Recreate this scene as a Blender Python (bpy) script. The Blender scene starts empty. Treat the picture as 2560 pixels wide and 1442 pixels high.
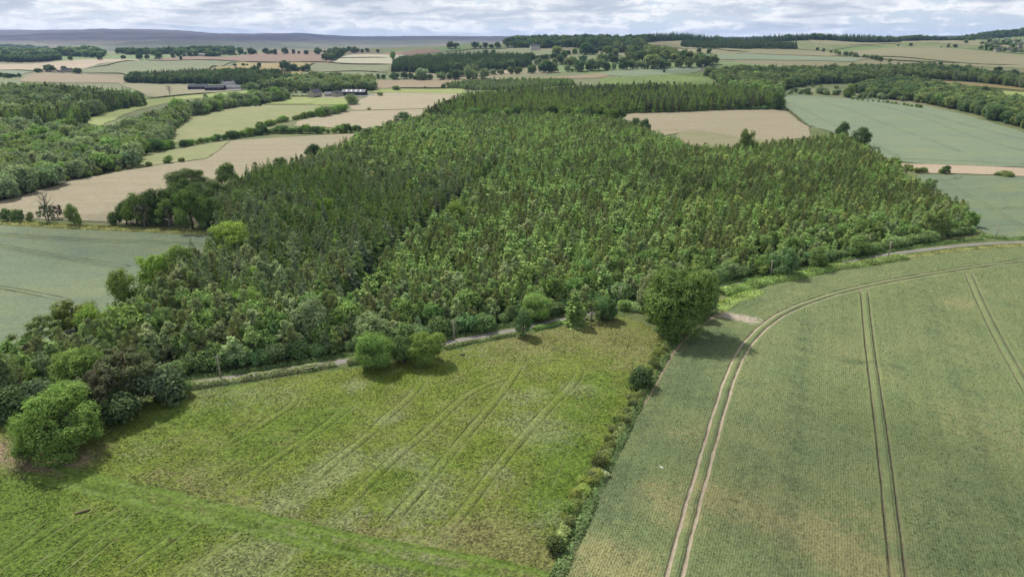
import bpy, math, random
import numpy as np
from mathutils import Vector
from mathutils.geometry import delaunay_2d_cdt

R = math.radians
SC = bpy.context.scene
COL = SC.collection
rng = np.random.default_rng(7)
random.seed(7)

# ------------------------------------------------------------------ camera
CAM_H = 70.0
PITCH = R(20.0)
F = 1706.0            # focal length in pixels of a 2560 wide frame
cam_d = bpy.data.cameras.new('camera')
cam = bpy.data.objects.new('camera', cam_d)
COL.objects.link(cam)
cam.location = (0, 0, CAM_H)
cam.rotation_euler = (math.pi/2 - PITCH, 0, 0)
cam_d.sensor_width = 36
cam_d.lens = 36*F/2560
cam_d.clip_start = 0.5
cam_d.clip_end = 60000
SC.camera = cam

# ------------------------------------------------------------------ light
SUN_EL, SUN_AZ = R(50), R(-38)      # azimuth from +Y towards +X : behind-left of the view
sdir = Vector((math.sin(SUN_AZ)*math.cos(SUN_EL), math.cos(SUN_AZ)*math.cos(SUN_EL), math.sin(SUN_EL)))
sun_d = bpy.data.lights.new('sun', 'SUN')
sun_d.energy = 4.2
sun_d.angle = R(1.2)
sun_d.color = (1.0, 0.95, 0.87)
sun = bpy.data.objects.new('sun', sun_d)
COL.objects.link(sun)
sun.rotation_euler = sdir.to_track_quat('Z', 'Y').to_euler()
sun.location = (0, 0, 300)

SC.view_settings.view_transform = 'Standard'
SC.view_settings.look = 'None'
SC.view_settings.exposure = 0.66
SC.view_settings.gamma = 1
SC.cycles.use_denoising = True
SC.cycles.max_bounces = 5
SC.cycles.diffuse_bounces = 3
SC.cycles.glossy_bounces = 1
SC.cycles.transmission_bounces = 2
SC.cycles.volume_bounces = 0
SC.cycles.transparent_max_bounces = 12
SC.cycles.use_adaptive_sampling = True
SC.cycles.adaptive_threshold = 0.02

def nlink(nt, a, ao, b, bi):
    nt.links.new(a.outputs[ao], b.inputs[bi])

class NT:
    """tiny helper round a node tree"""
    def __init__(s, nt):
        s.nt = nt
    def n(s, t, **kw):
        nd = s.nt.nodes.new(t)
        for k, v in kw.items():
            if k.startswith('i_'):
                nd.inputs[k[2:].replace('_', ' ')].default_value = v
            else:
                setattr(nd, k, v)
        return nd
    def l(s, a, b):
        s.nt.links.new(a, b)
    def math(s, op, a, b=None, c=None):
        nd = s.n('ShaderNodeMath', operation=op)
        for i, v in enumerate((a, b, c)):
            if v is None: continue
            if isinstance(v, (int, float)): nd.inputs[i].default_value = v
            else: s.l(v, nd.inputs[i])
        return nd.outputs[0]
    def mix(s, fac, a, b, mode='MIX'):
        nd = s.n('ShaderNodeMix', data_type='RGBA', blend_type=mode)
        nd.clamp_factor = True
        for idx, v in ((0, fac), (6, a), (7, b)):
            if isinstance(v, (int, float)): nd.inputs[idx].default_value = v
            elif isinstance(v, tuple): nd.inputs[idx].default_value = (*v, 1)
            else: s.l(v, nd.inputs[idx])
        return nd.outputs[2]
    def ramp(s, v, lo, hi):
        nd = s.n('ShaderNodeMapRange', interpolation_type='SMOOTHSTEP')
        s.l(v, nd.inputs[0]); nd.inputs[1].default_value = lo; nd.inputs[2].default_value = hi
        return nd.outputs[0]
    def noise(s, vec, scale, detail=3, rough=0.55, dist=0.0):
        nd = s.n('ShaderNodeTexNoise')
        nd.inputs['Scale'].default_value = scale; nd.inputs['Detail'].default_value = detail
        nd.inputs['Roughness'].default_value = rough; nd.inputs['Distortion'].default_value = dist
        if vec is not None: s.l(vec, nd.inputs['Vector'])
        return nd.outputs[0]
    def mapping(s, vec, scale=(1, 1, 1), rot=(0, 0, 0), loc=(0, 0, 0)):
        nd = s.n('ShaderNodeMapping')
        nd.inputs['Scale'].default_value = scale; nd.inputs['Rotation'].default_value = rot
        nd.inputs['Location'].default_value = loc
        s.l(vec, nd.inputs['Vector'])
        return nd.outputs[0]

world = bpy.data.worlds.new('World')
SC.world = world
world.use_nodes = True
wt = NT(world.node_tree)
world.node_tree.nodes.clear()
wo = wt.n('ShaderNodeOutputWorld')
bg = wt.n('ShaderNodeBackground'); bg.inputs[1].default_value = 0.1
sky = wt.n('ShaderNodeTexSky', sky_type='NISHITA')
sky.sun_disc = False
sky.sun_elevation = SUN_EL
sky.sun_rotation = SUN_AZ
sky.air_density = 1.0; sky.dust_density = 1.5
tc = wt.n('ShaderNodeTexCoord')
sep = wt.n('ShaderNodeSeparateXYZ'); wt.l(tc.outputs['Generated'], sep.inputs[0])
az = wt.math('ARCTAN2', sep.outputs[0], sep.outputs[1])
el = wt.math('ARCSINE', sep.outputs[2])
# clouds layered by elevation: stretched flat near the horizon, larger overhead
elw = wt.math('POWER', wt.math('ADD', wt.math('MAXIMUM', el, 0.0), 0.012), 0.62)
cvec = wt.n('ShaderNodeCombineXYZ')
wt.l(wt.math('MULTIPLY', az, 14.0), cvec.inputs[0]); wt.l(wt.math('MULTIPLY', elw, 21.0), cvec.inputs[1])
cvec.inputs[2].default_value = 3.7
n1 = wt.noise(cvec.outputs[0], 0.62, 7, 0.58, 0.25)
c3 = wt.n('ShaderNodeCombineXYZ'); wt.l(wt.math('MULTIPLY', az, 42.0), c3.inputs[0]); wt.l(wt.math('MULTIPLY', el, 95.0), c3.inputs[1])
n3 = wt.math('SUBTRACT', wt.noise(c3.outputs[0], 1.0, 5, .6, .3), .5)
n1 = wt.math('ADD', n1, wt.math('MULTIPLY', n3, .30))
n2 = wt.noise(wt.mapping(cvec.outputs[0], (0.7, 1.5, 1), (0, 0, 0.05), (7, 3, 1)), 1.0, 6, 0.55, 0.6)
cover = wt.ramp(n1, 0.37, 0.47)
n2 = wt.math('ADD', n2, wt.math('MULTIPLY', n3, .45))
lit = wt.ramp(n2, 0.38, 0.62)
cl_col = wt.mix(lit, (3.8, 4.2, 4.8), (6.5, 6.55, 6.6))
edge = wt.ramp(n1, 0.46, 0.62)
cl_col = wt.mix(edge, cl_col, wt.mix(lit, (3.3, 3.7, 4.35), (5.0, 5.25, 5.6)))
blue = wt.mix(0.8, sky.outputs[0], (4.1, 4.9, 5.8))
skyc = wt.mix(cover, blue, cl_col)
hz = wt.ramp(el, 0.0, 0.022)
skyc = wt.mix(hz, wt.mix(.75, (5.5, 5.75, 5.95), skyc), skyc)
wt.l(skyc, bg.inputs[0]); wt.l(bg.outputs[0], wo.inputs[0])

# ------------------------------------------------------------------ terrain
def sst(a, b, x):
    t = np.clip((np.asarray(x, float)-a)/(b-a), 0, 1); return t*t*(3-2*t)
_U = np.array([-.71, -.5, -.32, -.24, -.15, 0, .18, .35, .56, .71])
_A = np.array([24, 27, 33, 36, 45, 58, 63, 63, 63, 66.])
_UM = np.array([-1.2, -.71, -.55, -.49, -.44, -.405, -.35, -.31, -.285, -.25, -.2, 0, .2, .5, .62, .71, 1.2])
_M = np.array([172, 172, 174, 170, 152, 126, 124, 132, 134, 114, 100, 98, 88, 92, 106, 104, 104.])
def H(x, y):
    x = np.asarray(x, float); y = np.asarray(y, float)
    yy = np.maximum(y, 1.0)
    u = x/np.maximum(yy, np.abs(x)*.6+50)
    A = np.interp(u, _U, _A)
    M = np.interp(u, _UM, _M)
    h = A*sst(700, 2250, yy)*(1-sst(2450, 3400, yy)) + M*sst(3900, 8200, yy) + 4*sst(2600, 3400, yy)
    und = 1.1*np.sin(x/71+0.6)*np.sin(y/88+1.1)+0.7*np.sin((x+y)/53.)+0.5*np.sin((x-2*y)/97.)
    h = h + und*sst(60, 220, yy)*(1+2.5*sst(700, 1500, yy))
    moor = 11*np.sin(x/520.+y/900.)+9*np.sin(x/290.-y/500.+1)+8*np.sin(x/810.+y/330.)
    h = h + moor*sst(4200, 6000, yy)*(1-.75*sst(6500, 8200, yy))
    # a nearer spur of the moor, and side valleys
    h = h + 34*np.exp(-((yy-5600)/620.)**2)*sst(-.18, -.36, u) + 22*np.exp(-((yy-6500)/500.)**2)*np.sin(u*9+1)*sst(.1, -.1, u)
    # rounded wooded hill at the far right
    h = h + 58*np.exp(-(((x-2020)/260.)**2+((y-2950)/300.)**2))
    return h

CP, SP = math.cos(PITCH), math.sin(PITCH)
_T = np.geomspace(25, 14000, 700)
def G(px, py):
    """point of the ground seen at a place of the 2560 x 1442 photograph"""
    dx = (px-1280)/F; dz = (721-py)/F
    d = np.array([dx, CP+dz*SP, -SP+dz*CP])
    z = CAM_H+_T*d[2]
    g = H(_T*d[0], _T*d[1])
    k = np.nonzero(z < g)[0]
    if len(k) == 0:
        t = 9000.0
    else:
        k = max(k[0], 1)
        ts = np.linspace(_T[k-1], _T[k], 40)
        zz = CAM_H+ts*d[2]-H(ts*d[0], ts*d[1])
        j = np.nonzero(zz < 0)[0]
        j = j[0] if len(j) else 39
        t = ts[j]
    return (float(t*d[0]), float(t*d[1]))
def GL(pts):
    return [G(*p) for p in pts]
def depth_of(x, y, z=0.):
    return y*CP+(CAM_H-z)*SP
def pix(x, y, z):
    dp = y*CP+(CAM_H-z)*SP
    up = (z-CAM_H)*CP+y*SP
    return 1280+F*x/dp, 721-F*up/dp
def hz_(x, y):
    return float(H(x, y))

# ------------------------------------------------------------------ object helpers
def prop(o, label=None, cat=None, group=None, kind=None):
    if label: o['label'] = label
    if cat: o['category'] = cat
    if group: o['group'] = group
    if kind: o['kind'] = kind
    return o
def mesh_np(name, V, Fs, mats=(), smooth=False, attrs=None, midx=None):
    """V (n,3); Fs (m,k) all the same k"""
    V = np.asarray(V, np.float32); Fs = np.asarray(Fs, np.int32)
    me = bpy.data.meshes.new(name)
    me.vertices.add(len(V)); me.vertices.foreach_set('co', V.ravel())
    m, k = Fs.shape
    me.loops.add(m*k); me.loops.foreach_set('vertex_index', Fs.ravel())
    me.polygons.add(m)
    me.polygons.foreach_set('loop_start', np.arange(0, m*k, k, dtype=np.int32))
    me.polygons.foreach_set('loop_total', np.full(m, k, np.int32))
    if midx is not None: me.polygons.foreach_set('material_index', np.asarray(midx, np.int32))
    if smooth: me.polygons.foreach_set('use_smooth', np.ones(m, bool))
    for a, v in (attrs or {}).items():
        at = me.attributes.new(a, 'FLOAT', 'POINT'); at.data.foreach_set('value', np.asarray(v, np.float32))
    me.update(calc_edges=True)
    for mt in mats: me.materials.append(mt)
    return me
def link(name, me, parent=None, loc=None):
    o = bpy.data.objects.new(name, me); COL.objects.link(o)
    if parent is not None: o.parent = parent
    if loc is not None: o.location = loc
    return o
def empty(name, loc, rz=0.0):
    o = bpy.data.objects.new(name, None); COL.objects.link(o)
    o.location = loc; o.rotation_euler = (0, 0, rz); o.empty_display_size = 1
    return o

class MB:
    """collects boxes, tubes and prisms into one mesh"""
    def __init__(s): s.v = []; s.f = []
    def add(s, vs, fs):
        o = len(s.v); s.v += [tuple(p) for p in vs]; s.f += [tuple(i+o for i in f) for f in fs]
    def box(s, x0, y0, z0, x1, y1, z1):
        s.add([(x0, y0, z0), (x1, y0, z0), (x1, y1, z0), (x0, y1, z0), (x0, y0, z1), (x1, y0, z1), (x1, y1, z1), (x0, y1, z1)],
              [(3, 2, 1, 0), (4, 5, 6, 7), (0, 1, 5, 4), (1, 2, 6, 5), (2, 3, 7, 6), (3, 0, 4, 7)])
    def tube(s, pts, rad, n=6):
        P = [Vector(p) for p in pts]; rings = []
        for i, p in enumerate(P):
            d = (P[min(i+1, len(P)-1)]-P[max(i-1, 0)]).normalized()
            a = d.cross(Vector((0, 1, 0.3))).normalized(); b = d.cross(a)
            r = rad[i] if isinstance(rad, (list, tuple)) else rad
            rings.append([p+a*(r*math.cos(2*math.pi*k/n))+b*(r*math.sin(2*math.pi*k/n)) for k in range(n)])
        vs = [v for r_ in rings for v in r_]; fs = []
        for i in range(len(P)-1):
            for k in range(n):
                k2 = (k+1) % n
                fs.append((i*n+k, i*n+k2, (i+1)*n+k2, (i+1)*n+k))
        fs.append(tuple(range(n))[::-1]); fs.append(tuple((len(P)-1)*n+k for k in range(n)))
        s.add(vs, fs)
    def mesh(s, name, *mats, smooth=False):
        me = bpy.data.meshes.new(name); me.from_pydata(s.v, [], s.f); me.update()
        for m in mats: me.materials.append(m)
        if smooth: me.polygons.foreach_set('use_smooth', [True]*len(me.polygons))
        return me
    def build(s, name, mat, parent=None, loc=None, smooth=False):
        return link(name, s.mesh(name, mat, smooth=smooth), parent, loc)

# ------------------------------------------------------------------ materials
def new_mat(name):
    m = bpy.data.materials.new(name); m.use_nodes = True
    t = NT(m.node_tree); m.node_tree.nodes.clear()
    out = t.n('ShaderNodeOutputMaterial')
    b = t.n('ShaderNodeBsdfPrincipled'); b.inputs['Roughness'].default_value = 0.85
    b.inputs['Specular IOR Level'].default_value = 0.15
    t.l(b.outputs[0], out.inputs[0])
    return m, t, b, out
def simple_mat(name, c, rough=0.8, var=0.25, scale=2.0, spec=0.2):
    m, t, b, o = new_mat(name)
    p = t.n('ShaderNodeNewGeometry').outputs['Position']
    n = t.noise(p, scale, 4)
    c2 = tuple(x*(1-var) for x in c); c3 = tuple(min(1, x*(1+var)) for x in c)
    t.l(t.mix(t.ramp(n, .3, .7), c2, c3), b.inputs['Base Color'])
    b.inputs['Roughness'].default_value = rough; b.inputs['Specular IOR Level'].default_value = spec
    return m
def field_mat(name, c0, c1, c2=None, big=0.02, mid=0.15, fine=1.6, bump=0.3, fvar=0.35, rows=None, stretch=None, attrs=()):
    """c0/c1 mixed by large noise, c2 by mid noise; fine noise varies value; rows=(angle, spacing, strength)
    attrs = ((attribute, colour, strength), ...)"""
    m, t, b, o = new_mat(name)
    p = t.n('ShaderNodeNewGeometry').outputs['Position']
    q = p
    if stretch:
        q = t.mapping(p, (1, stretch[1], 1), (0, 0, stretch[0]))
    nb = t.ramp(t.noise(q, big, 4, .55, .4), .35, .65)
    nm = t.noise(q, mid, 4, .6, .3)
    col = t.mix(nb, c0, c1)
    if c2: col = t.mix(t.math('MULTIPLY', t.ramp(nm, .42, .68), .75), col, c2)
    nf = t.noise(p, fine, 5, .72)
    for an, ac, st in attrs:
        a = t.n('ShaderNodeAttribute', attribute_name=an)
        nn = t.math('ADD', t.math('MULTIPLY', t.noise(p, .55, 6, .75), 2.4), -1.2)
        v = t.math('ADD', a.outputs['Fac'], t.math('MULTIPLY', nn, t.ramp(a.outputs['Fac'], .0, .35)))
        col = t.mix(t.math('MULTIPLY', t.ramp(v, .1, .75), st), col, ac)
    g = t.math('ADD', t.math('MULTIPLY', t.ramp(nf, .25, .75), fvar*2), 1-fvar)
    hgt = nf
    if rows:
        if rows[0] == 'attr':
            a = t.n('ShaderNodeAttribute', attribute_name='row'); co = a.outputs['Fac']
        else:
            s_ = t.n('ShaderNodeSeparateXYZ'); t.l(t.mapping(p, (1, 1, 1), (0, 0, rows[0])), s_.inputs[0]); co = s_.outputs[0]
        wob = t.math('MULTIPLY', t.noise(p, .5, 2), .25)
        w = t.math('SINE', t.math('MULTIPLY', t.math('ADD', co, wob), 2*math.pi/rows[1]))
        ra = t.math('MULTIPLY', t.ramp(t.noise(p, .06, 3, .6), .35, .65), rows[2])
        g = t.math('MULTIPLY', g, t.math('ADD', t.math('MULTIPLY', w, ra), 1.0))
        # drill bouts : broad soft stripes along the rows
        cx = t.n('ShaderNodeCombineXYZ'); t.l(co, cx.inputs[0])
        nb2 = t.noise(cx.outputs[0], .45, 3, .7)
        g = t.math('MULTIPLY', g, t.math('ADD', t.math('MULTIPLY', nb2, .5), .75))
        hgt = t.math('ADD', nf, t.math('MULTIPLY', w, .12))
    mul = t.n('ShaderNodeVectorMath', operation='SCALE')
    t.l(col, mul.inputs[0]); t.l(g, mul.inputs['Scale'])
    t.l(mul.outputs[0], b.inputs['Base Color'])
    if bump:
        bp = t.n('ShaderNodeBump'); bp.inputs['Strength'].default_value = 1; bp.inputs['Distance'].default_value = bump
        t.l(hgt, bp.inputs['Height']); t.l(bp.outputs[0], b.inputs['Normal'])
    return m
def leaf_mat(name, trans=.27):
    m = bpy.data.materials.new(name); m.use_nodes = True
    t = NT(m.node_tree); m.node_tree.nodes.clear()
    out = t.n('ShaderNodeOutputMaterial')
    at = t.n('ShaderNodeAttribute', attribute_type='INSTANCER', attribute_name='tint')
    lv = t.n('ShaderNodeAttribute', attribute_name='lv')
    sc = t.n('ShaderNodeVectorMath', operation='SCALE')
    gn = t.n('ShaderNodeVectorMath', operation='SCALE'); gn.inputs['Scale'].default_value = 2.6
    hs = t.n('ShaderNodeHueSaturation'); hs.inputs['Saturation'].default_value = .84; t.l(at.outputs['Color'], hs.inputs['Color'])
    wm = t.mix(1.0, hs.outputs[0], (1.02, 1.0, .85), 'MULTIPLY'); t.l(wm, gn.inputs[0]); t.l(gn.outputs[0], sc.inputs[0]); t.l(lv.outputs['Fac'], sc.inputs['Scale'])
    d = t.n('ShaderNodeBsdfDiffuse'); tr = t.n('ShaderNodeBsdfTranslucent')
    t.l(sc.outputs[0], d.inputs[0])
    yel = t.mix(1.0, sc.outputs[0], (1.1, 1.15, .75), 'MULTIPLY'); t.l(yel, tr.inputs[0])
    mx = t.n('ShaderNodeMixShader'); mx.inputs[0].default_value = trans
    t.l(d.outputs[0], mx.inputs[1]); t.l(tr.outputs[0], mx.inputs[2]); t.l(mx.outputs[0], out.inputs[0])
    return m
M_LEAF = leaf_mat('leaves')
M_BARK = simple_mat('bark', (.085, .07, .055), .95, .35, 3)
M_BARKP = simple_mat('pine_bark', (.16, .10, .07), .95, .3, 3)

# ------------------------------------------------------------------ sheets and ribbons on the terrain
def densify(poly, step, closed=True, jit=0.0):
    out = []
    n = len(poly)
    for i in range(n if closed else n-1):
        a = np.array(poly[i]); b = np.array(poly[(i+1) % n]); L = np.linalg.norm(b-a)
        k = max(1, int(math.ceil(L/step)))
        for j in range(k):
            p = a+(b-a)*j/k
            if jit and j: p = p+rng.normal(0, jit, 2)
            out.append(p)
    if not closed: out.append(np.array(poly[-1]))
    return np.array(out)
def smooth_line(pts, it=2, closed=False):
    P = np.array(pts, float)
    for _ in range(it):
        if closed:
            Q = np.roll(P, -1, 0); P = np.stack([P*.9+Q*.1, P*.1+Q*.9], 1).reshape(-1, 2)
        else:
            A = P[:-1]*.75+P[1:]*.25; B = P[:-1]*.25+P[1:]*.75
            P = np.vstack([P[:1], np.stack([A, B], 1).reshape(-1, 2)[1:-1], P[-1:]])
    return P
def inside(poly, X, Y):
    poly = np.asarray(poly); x0, y0 = poly[:, 0], poly[:, 1]; x1, y1 = np.roll(x0, -1), np.roll(y0, -1)
    res = np.zeros(X.shape, bool)
    for a, b, c, d in zip(x0, y0, x1, y1):
        if b == d: continue
        cond = ((b > Y) != (d > Y)) & (X < (c-a)*(Y-b)/(d-b)+a)
        res ^= cond
    return res
def dist_line(P, X, Y):
    """distance to a polyline, and signed side (+ right)"""
    best = np.full(X.shape, 1e18); sg = np.zeros(X.shape); al = np.zeros(X.shape); acc = 0
    for a, b in zip(P[:-1], P[1:]):
        d = b-a; L2 = d@d; L = math.sqrt(L2)
        if L2 == 0: continue
        t = np.clip(((X-a[0])*d[0]+(Y-a[1])*d[1])/L2, 0, 1)
        ex = X-(a[0]+t*d[0]); ey = Y-(a[1]+t*d[1]); dd = ex*ex+ey*ey
        s = np.sign(ex*d[1]-ey*d[0])
        m = dd < best; best = np.where(m, dd, best); sg = np.where(m, s, sg); al = np.where(m, acc+t*L, al); acc += L
    return np.sqrt(best), sg, al
def sheet(name, poly_px, mat, off=None, step=None, jit=None, world=False, smooth=1, kind='structure', attrs=None):
    P = list(poly_px) if world else GL(poly_px)
    if smooth: P = smooth_line(P, smooth, True)
    P = np.asarray(P)
    dist = float(np.hypot(P[:, 0], P[:, 1]).min())
    dist = max(dist, 80)
    if step is None: step = float(np.clip(dist/45, 3.5, 50))
    if off is None: off = .12+dist*.0004
    if jit is None: jit = min(.35+dist*.0008, 3)
    D = densify(P, step, True, jit)
    x0, y0 = D.min(0); x1, y1 = D.max(0)
    gx, gy = np.meshgrid(np.arange(x0, x1, step), np.arange(y0, y1, step))
    gx = gx.ravel()+.013; gy = gy.ravel()+.017
    k = inside(D, gx, gy); gx, gy = gx[k], gy[k]
    if len(gx):
        dl, _, _ = dist_line(np.vstack([D, D[:1]]), gx, gy) if len(D)*len(gx) < 4e7 else (np.full(len(gx), 9e9), 0, 0)
        k = dl > step*.35; gx, gy = gx[k], gy[k]
    vs = [Vector((float(a), float(b))) for a, b in D]+[Vector((float(a), float(b))) for a, b in zip(gx, gy)]
    n = len(D)
    ov, oe, of, *_ = delaunay_2d_cdt(vs, [(i, (i+1) % n) for i in range(n)], [], 1, 1e-4)
    V = np.array([(v.x, v.y) for v in ov]); Fs = [f for f in of if len(f) == 3]
    z = H(V[:, 0], V[:, 1])+off
    at = {a: fn(V[:, 0], V[:, 1]) for a, fn in (attrs or {}).items()}
    me = mesh_np(name, np.column_stack([V, z]), np.array(Fs), [mat], True, at)
    o = link(name, me); o['kind'] = kind
    return o, off
def ribbon_np(line, prof, base, step=2.0, rag=0.0):
    """line (n,2) world; prof = [(offset right, height)]"""
    L = densify(line, step, False)
    T = np.gradient(L, axis=0); T /= np.linalg.norm(T, axis=1)[:, None]+1e-9
    Nn = np.column_stack([T[:, 1], -T[:, 0]])
    V = []; k = len(prof); nL = len(L)
    tap = np.minimum(1, np.minimum(np.arange(nL), np.arange(nL)[::-1])/6.)
    s_ = np.arange(nL)*step
    for o_, h_ in prof:
        wob = rag*(np.sin(s_/3.1+o_*9)+.7*np.sin(s_/1.3+o_*5)+.8*rng.normal(0, 1, nL))
        if h_ > .05: h_ = (h_+.06)*tap*(1+1.5*wob)-.06
        q = L+Nn*(o_+wob)[:, None]; V.append(np.column_stack([q, H(q[:, 0], q[:, 1])+base+h_]))
    V = np.stack(V, 1).reshape(-1, 3)
    n = len(L); i = np.arange(n-1)[:, None]; j = np.arange(k-1)[None, :]
    a = (i*k+j).ravel(); Fs = np.column_stack([a, a+k, a+k+1, a+1])  # upward normals
    mi = np.tile(np.arange(k-1), n-1)
    return V, Fs, mi

# ------------------------------------------------------------------ the base ground
def ground_mat():
    m, t, b, o = new_mat('ground')
    p = t.n('ShaderNodeNewGeometry').outputs['Position']
    s = t.n('ShaderNodeSeparateXYZ'); t.l(p, s.inputs[0])
    n1 = t.ramp(t.noise(p, .02, 4), .4, .6); n2 = t.ramp(t.noise(p, .3, 4), .35, .65)
    near = t.mix(n1, (.055, .085, .022), (.10, .115, .04)); near = t.mix(t.math('MULTIPLY', n2, .5), near, (.12, .115, .055))
    # farmland of the middle distance : a patchwork of cells
    vo = t.n('ShaderNodeTexVoronoi', feature='F1'); vo.inputs['Scale'].default_value = .0042
    t.l(p, vo.inputs['Vector'])
    cs = t.n('ShaderNodeSeparateColor'); t.l(vo.outputs['Color'], cs.inputs[0])
    f = t.mix(t.ramp(cs.outputs[0], .2, .8), (.10, .12, .05), (.145, .13, .075))
    f = t.mix(t.ramp(cs.outputs[1], .6, .7), f, (.10, .14, .05))
    far = t.ramp(s.outputs[1], 650, 900)
    col = t.mix(far, near, f)
    # moor : heather, bracken and rough grass
    q = t.mapping(p, (.4, 1.0, 1))
    mn = t.ramp(t.noise(q, .0022, 6, .6, .5), .42, .58)
    moorc = t.mix(mn, (.07, .085, .045), (.12, .105, .06))
    up = t.ramp(t.math('ADD', s.outputs[2], t.math('MULTIPLY', t.noise(q, .0013, 5, .6), 60)), 75, 105)
    heather = t.mix(t.ramp(t.noise(q, .004, 6, .65), .42, .56), (.020, .020, .034), (.050, .044, .052))
    moorc = t.mix(up, moorc, heather)
    hill = t.ramp(s.outputs[1], 3600, 5000)
    col = t.mix(hill, col, moorc)
    t.l(col, b.inputs['Base Color'])
    bp = t.n('ShaderNodeBump'); bp.inputs['Distance'].default_value = .5
    t.l(t.noise(p, .8, 4), bp.inputs['Height']); t.l(bp.outputs[0], b.inputs['Normal'])
    return m
def build_ground():
    r = np.concatenate([[0.01], np.geomspace(8, 12500, 420)])
    # fine towards the view, coarser behind
    a1 = np.linspace(R(-50), R(50), 301); a2 = np.linspace(R(50), R(310), 120)[1:-1]
    a = np.concatenate([a1, a2]); na = len(a)
    rr, aa = np.meshgrid(r, a, indexing='ij')
    X = rr*np.sin(aa); Y = rr*np.cos(aa)
    V = np.column_stack([X.ravel(), Y.ravel(), H(X, Y).ravel()])
    i = np.arange(len(r)-1)[:, None]; j = np.arange(na)[None, :]; j2 = (j+1) % na
    Fs = np.stack([(i*na+j), (i*na+j2), ((i+1)*na+j2), ((i+1)*na+j)], -1).reshape(-1, 4)
    me = mesh_np('ground', V, Fs, [ground_mat()], True)
    o = link('ground', me); o['kind'] = 'structure'
build_ground()

# ------------------------------------------------------------------ painted growth (patches of other growth inside a field, and one painted tree shadow)
def blobs(lst):
    """lst of (px,py, px,py,..., width_m, value) strokes -> fn(X,Y)"""
    st = []
    for pts, w, v in lst:
        P = np.array(GL(pts)); st.append((P if len(P) > 1 else np.vstack([P, P+.01]), w, v))
    def fn(X, Y):
        out = np.zeros(X.shape)
        for P, w, v in st:
            d, _, _ = dist_line(P, X, Y); out = np.maximum(out, v*np.exp(-(d/w)**2))
        return out
    return fn

# near meadow --------------------------------------------------------
pale = blobs([([(710, 1250), (800, 1200), (860, 1150)], 4, 1.1), ([(960, 1150), (1000, 1140)], 3.2, 1),
              ([(950, 1055), (990, 1045)], 2.2, .9), ([(1040, 1280), (1090, 1230)], 5, .8), ([(880, 1290), (850, 1310)], 3, .8),
              ([(1320, 1060), (1370, 1080)], 6, .8), ([(1290, 1000), (1340, 990)], 4, .6), ([(890, 965)], 3, .9),
              ([(640, 1400), (600, 1442)], 8, .8), ([(1440, 975)], 4, .8), ([(1060, 1170)], 4, .6), ([(1240, 1180)], 5, .5),
              ([(500, 985), (700, 990)], 7, .45), ([(350, 1130)], 6, .4), ([(1180, 880)], 6, .4), ([(1400, 1300)], 5, .6), ([(980, 1420), (1050, 1400)], 6, .6)])
straw = blobs([([(1300, 850), (1480, 820), (1600, 870)], 14, .75), ([(1180, 1340), (1280, 1360)], 5, 1.1), ([(1100, 1360), (1250, 1330)], 6, .8),
               ([(900, 1320), (1000, 1340)], 5, .6), ([(-50, 1120), (60, 1145), (180, 1160), (210, 1130)], 5, .9), ([(440, 1200), (560, 1240)], 8, .5),
               ([(1330, 1400), (1400, 1430)], 6, .8), ([(720, 1290), (800, 1310)], 4, .5), ([(1250, 1250)], 6, .5), ([(1050, 1120), (1200, 1020)], 8, .3),
               ([(0, 1045), (30, 1090)], 8, .4)])
earth = blobs([([(-80, 1120), (0, 1130), (60, 1150), (110, 1170)], 2.2, .9), ([(120, 1165), (170, 1165), (210, 1150)], 1.6, .7)])
lush = blobs([([(20, 1180), (60, 1300), (100, 1420)], 9, .9), ([(250, 1330), (350, 1300), (420, 1330)], 8, .7), ([(1420, 1120), (1440, 1180), (1380, 1260)], 7, .85),
              ([(1500, 960), (1450, 1040)], 8, .6), ([(600, 1140), (700, 1090), (820, 1040)], 10, .5), ([(1090, 1160), (980, 1230)], 6, .5),
              ([(140, 1185), (300, 1228), (480, 1275), (640, 1312), (820, 1358), (1000, 1395), (1150, 1425), (1300, 1460)], 2.6, 1.2), ([(400, 1060), (560, 1010)], 12, .4)])
M_MEADOW = field_mat('meadow_grass', (.144, .184, .030), (.120, .168, .022), (.162, .178, .052), big=.03, mid=.16, fine=1.9, bump=.8, fvar=.65,
                     attrs=(('lush', (.090, .150, .018), .8), ('straw', (.19, .165, .08), .5), ('pale', (.22, .245, .125), .45), ('earth', (.27, .20, .13), .9)))
MEADOW = [(-900, 1075), (-300, 1055), (0, 1050), (150, 1032), (300, 1005), (470, 976), (700, 940), (880, 912), (1120, 878), (1280, 842), (1400, 815),
          (1560, 790), (1610, 810), (1690, 862), (1680, 900), (1630, 1000), (1575, 1100), (1500, 1220), (1440, 1330), (1385, 1460), (1250, 1750), (900, 2300), (-1500, 2300), (-1700, 1400)]
meadow, OFF_M = sheet('meadow', MEADOW, M_MEADOW, off=.15, step=2.2, attrs={'pale': pale, 'straw': straw, 'earth': earth, 'lush': lush})

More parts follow.
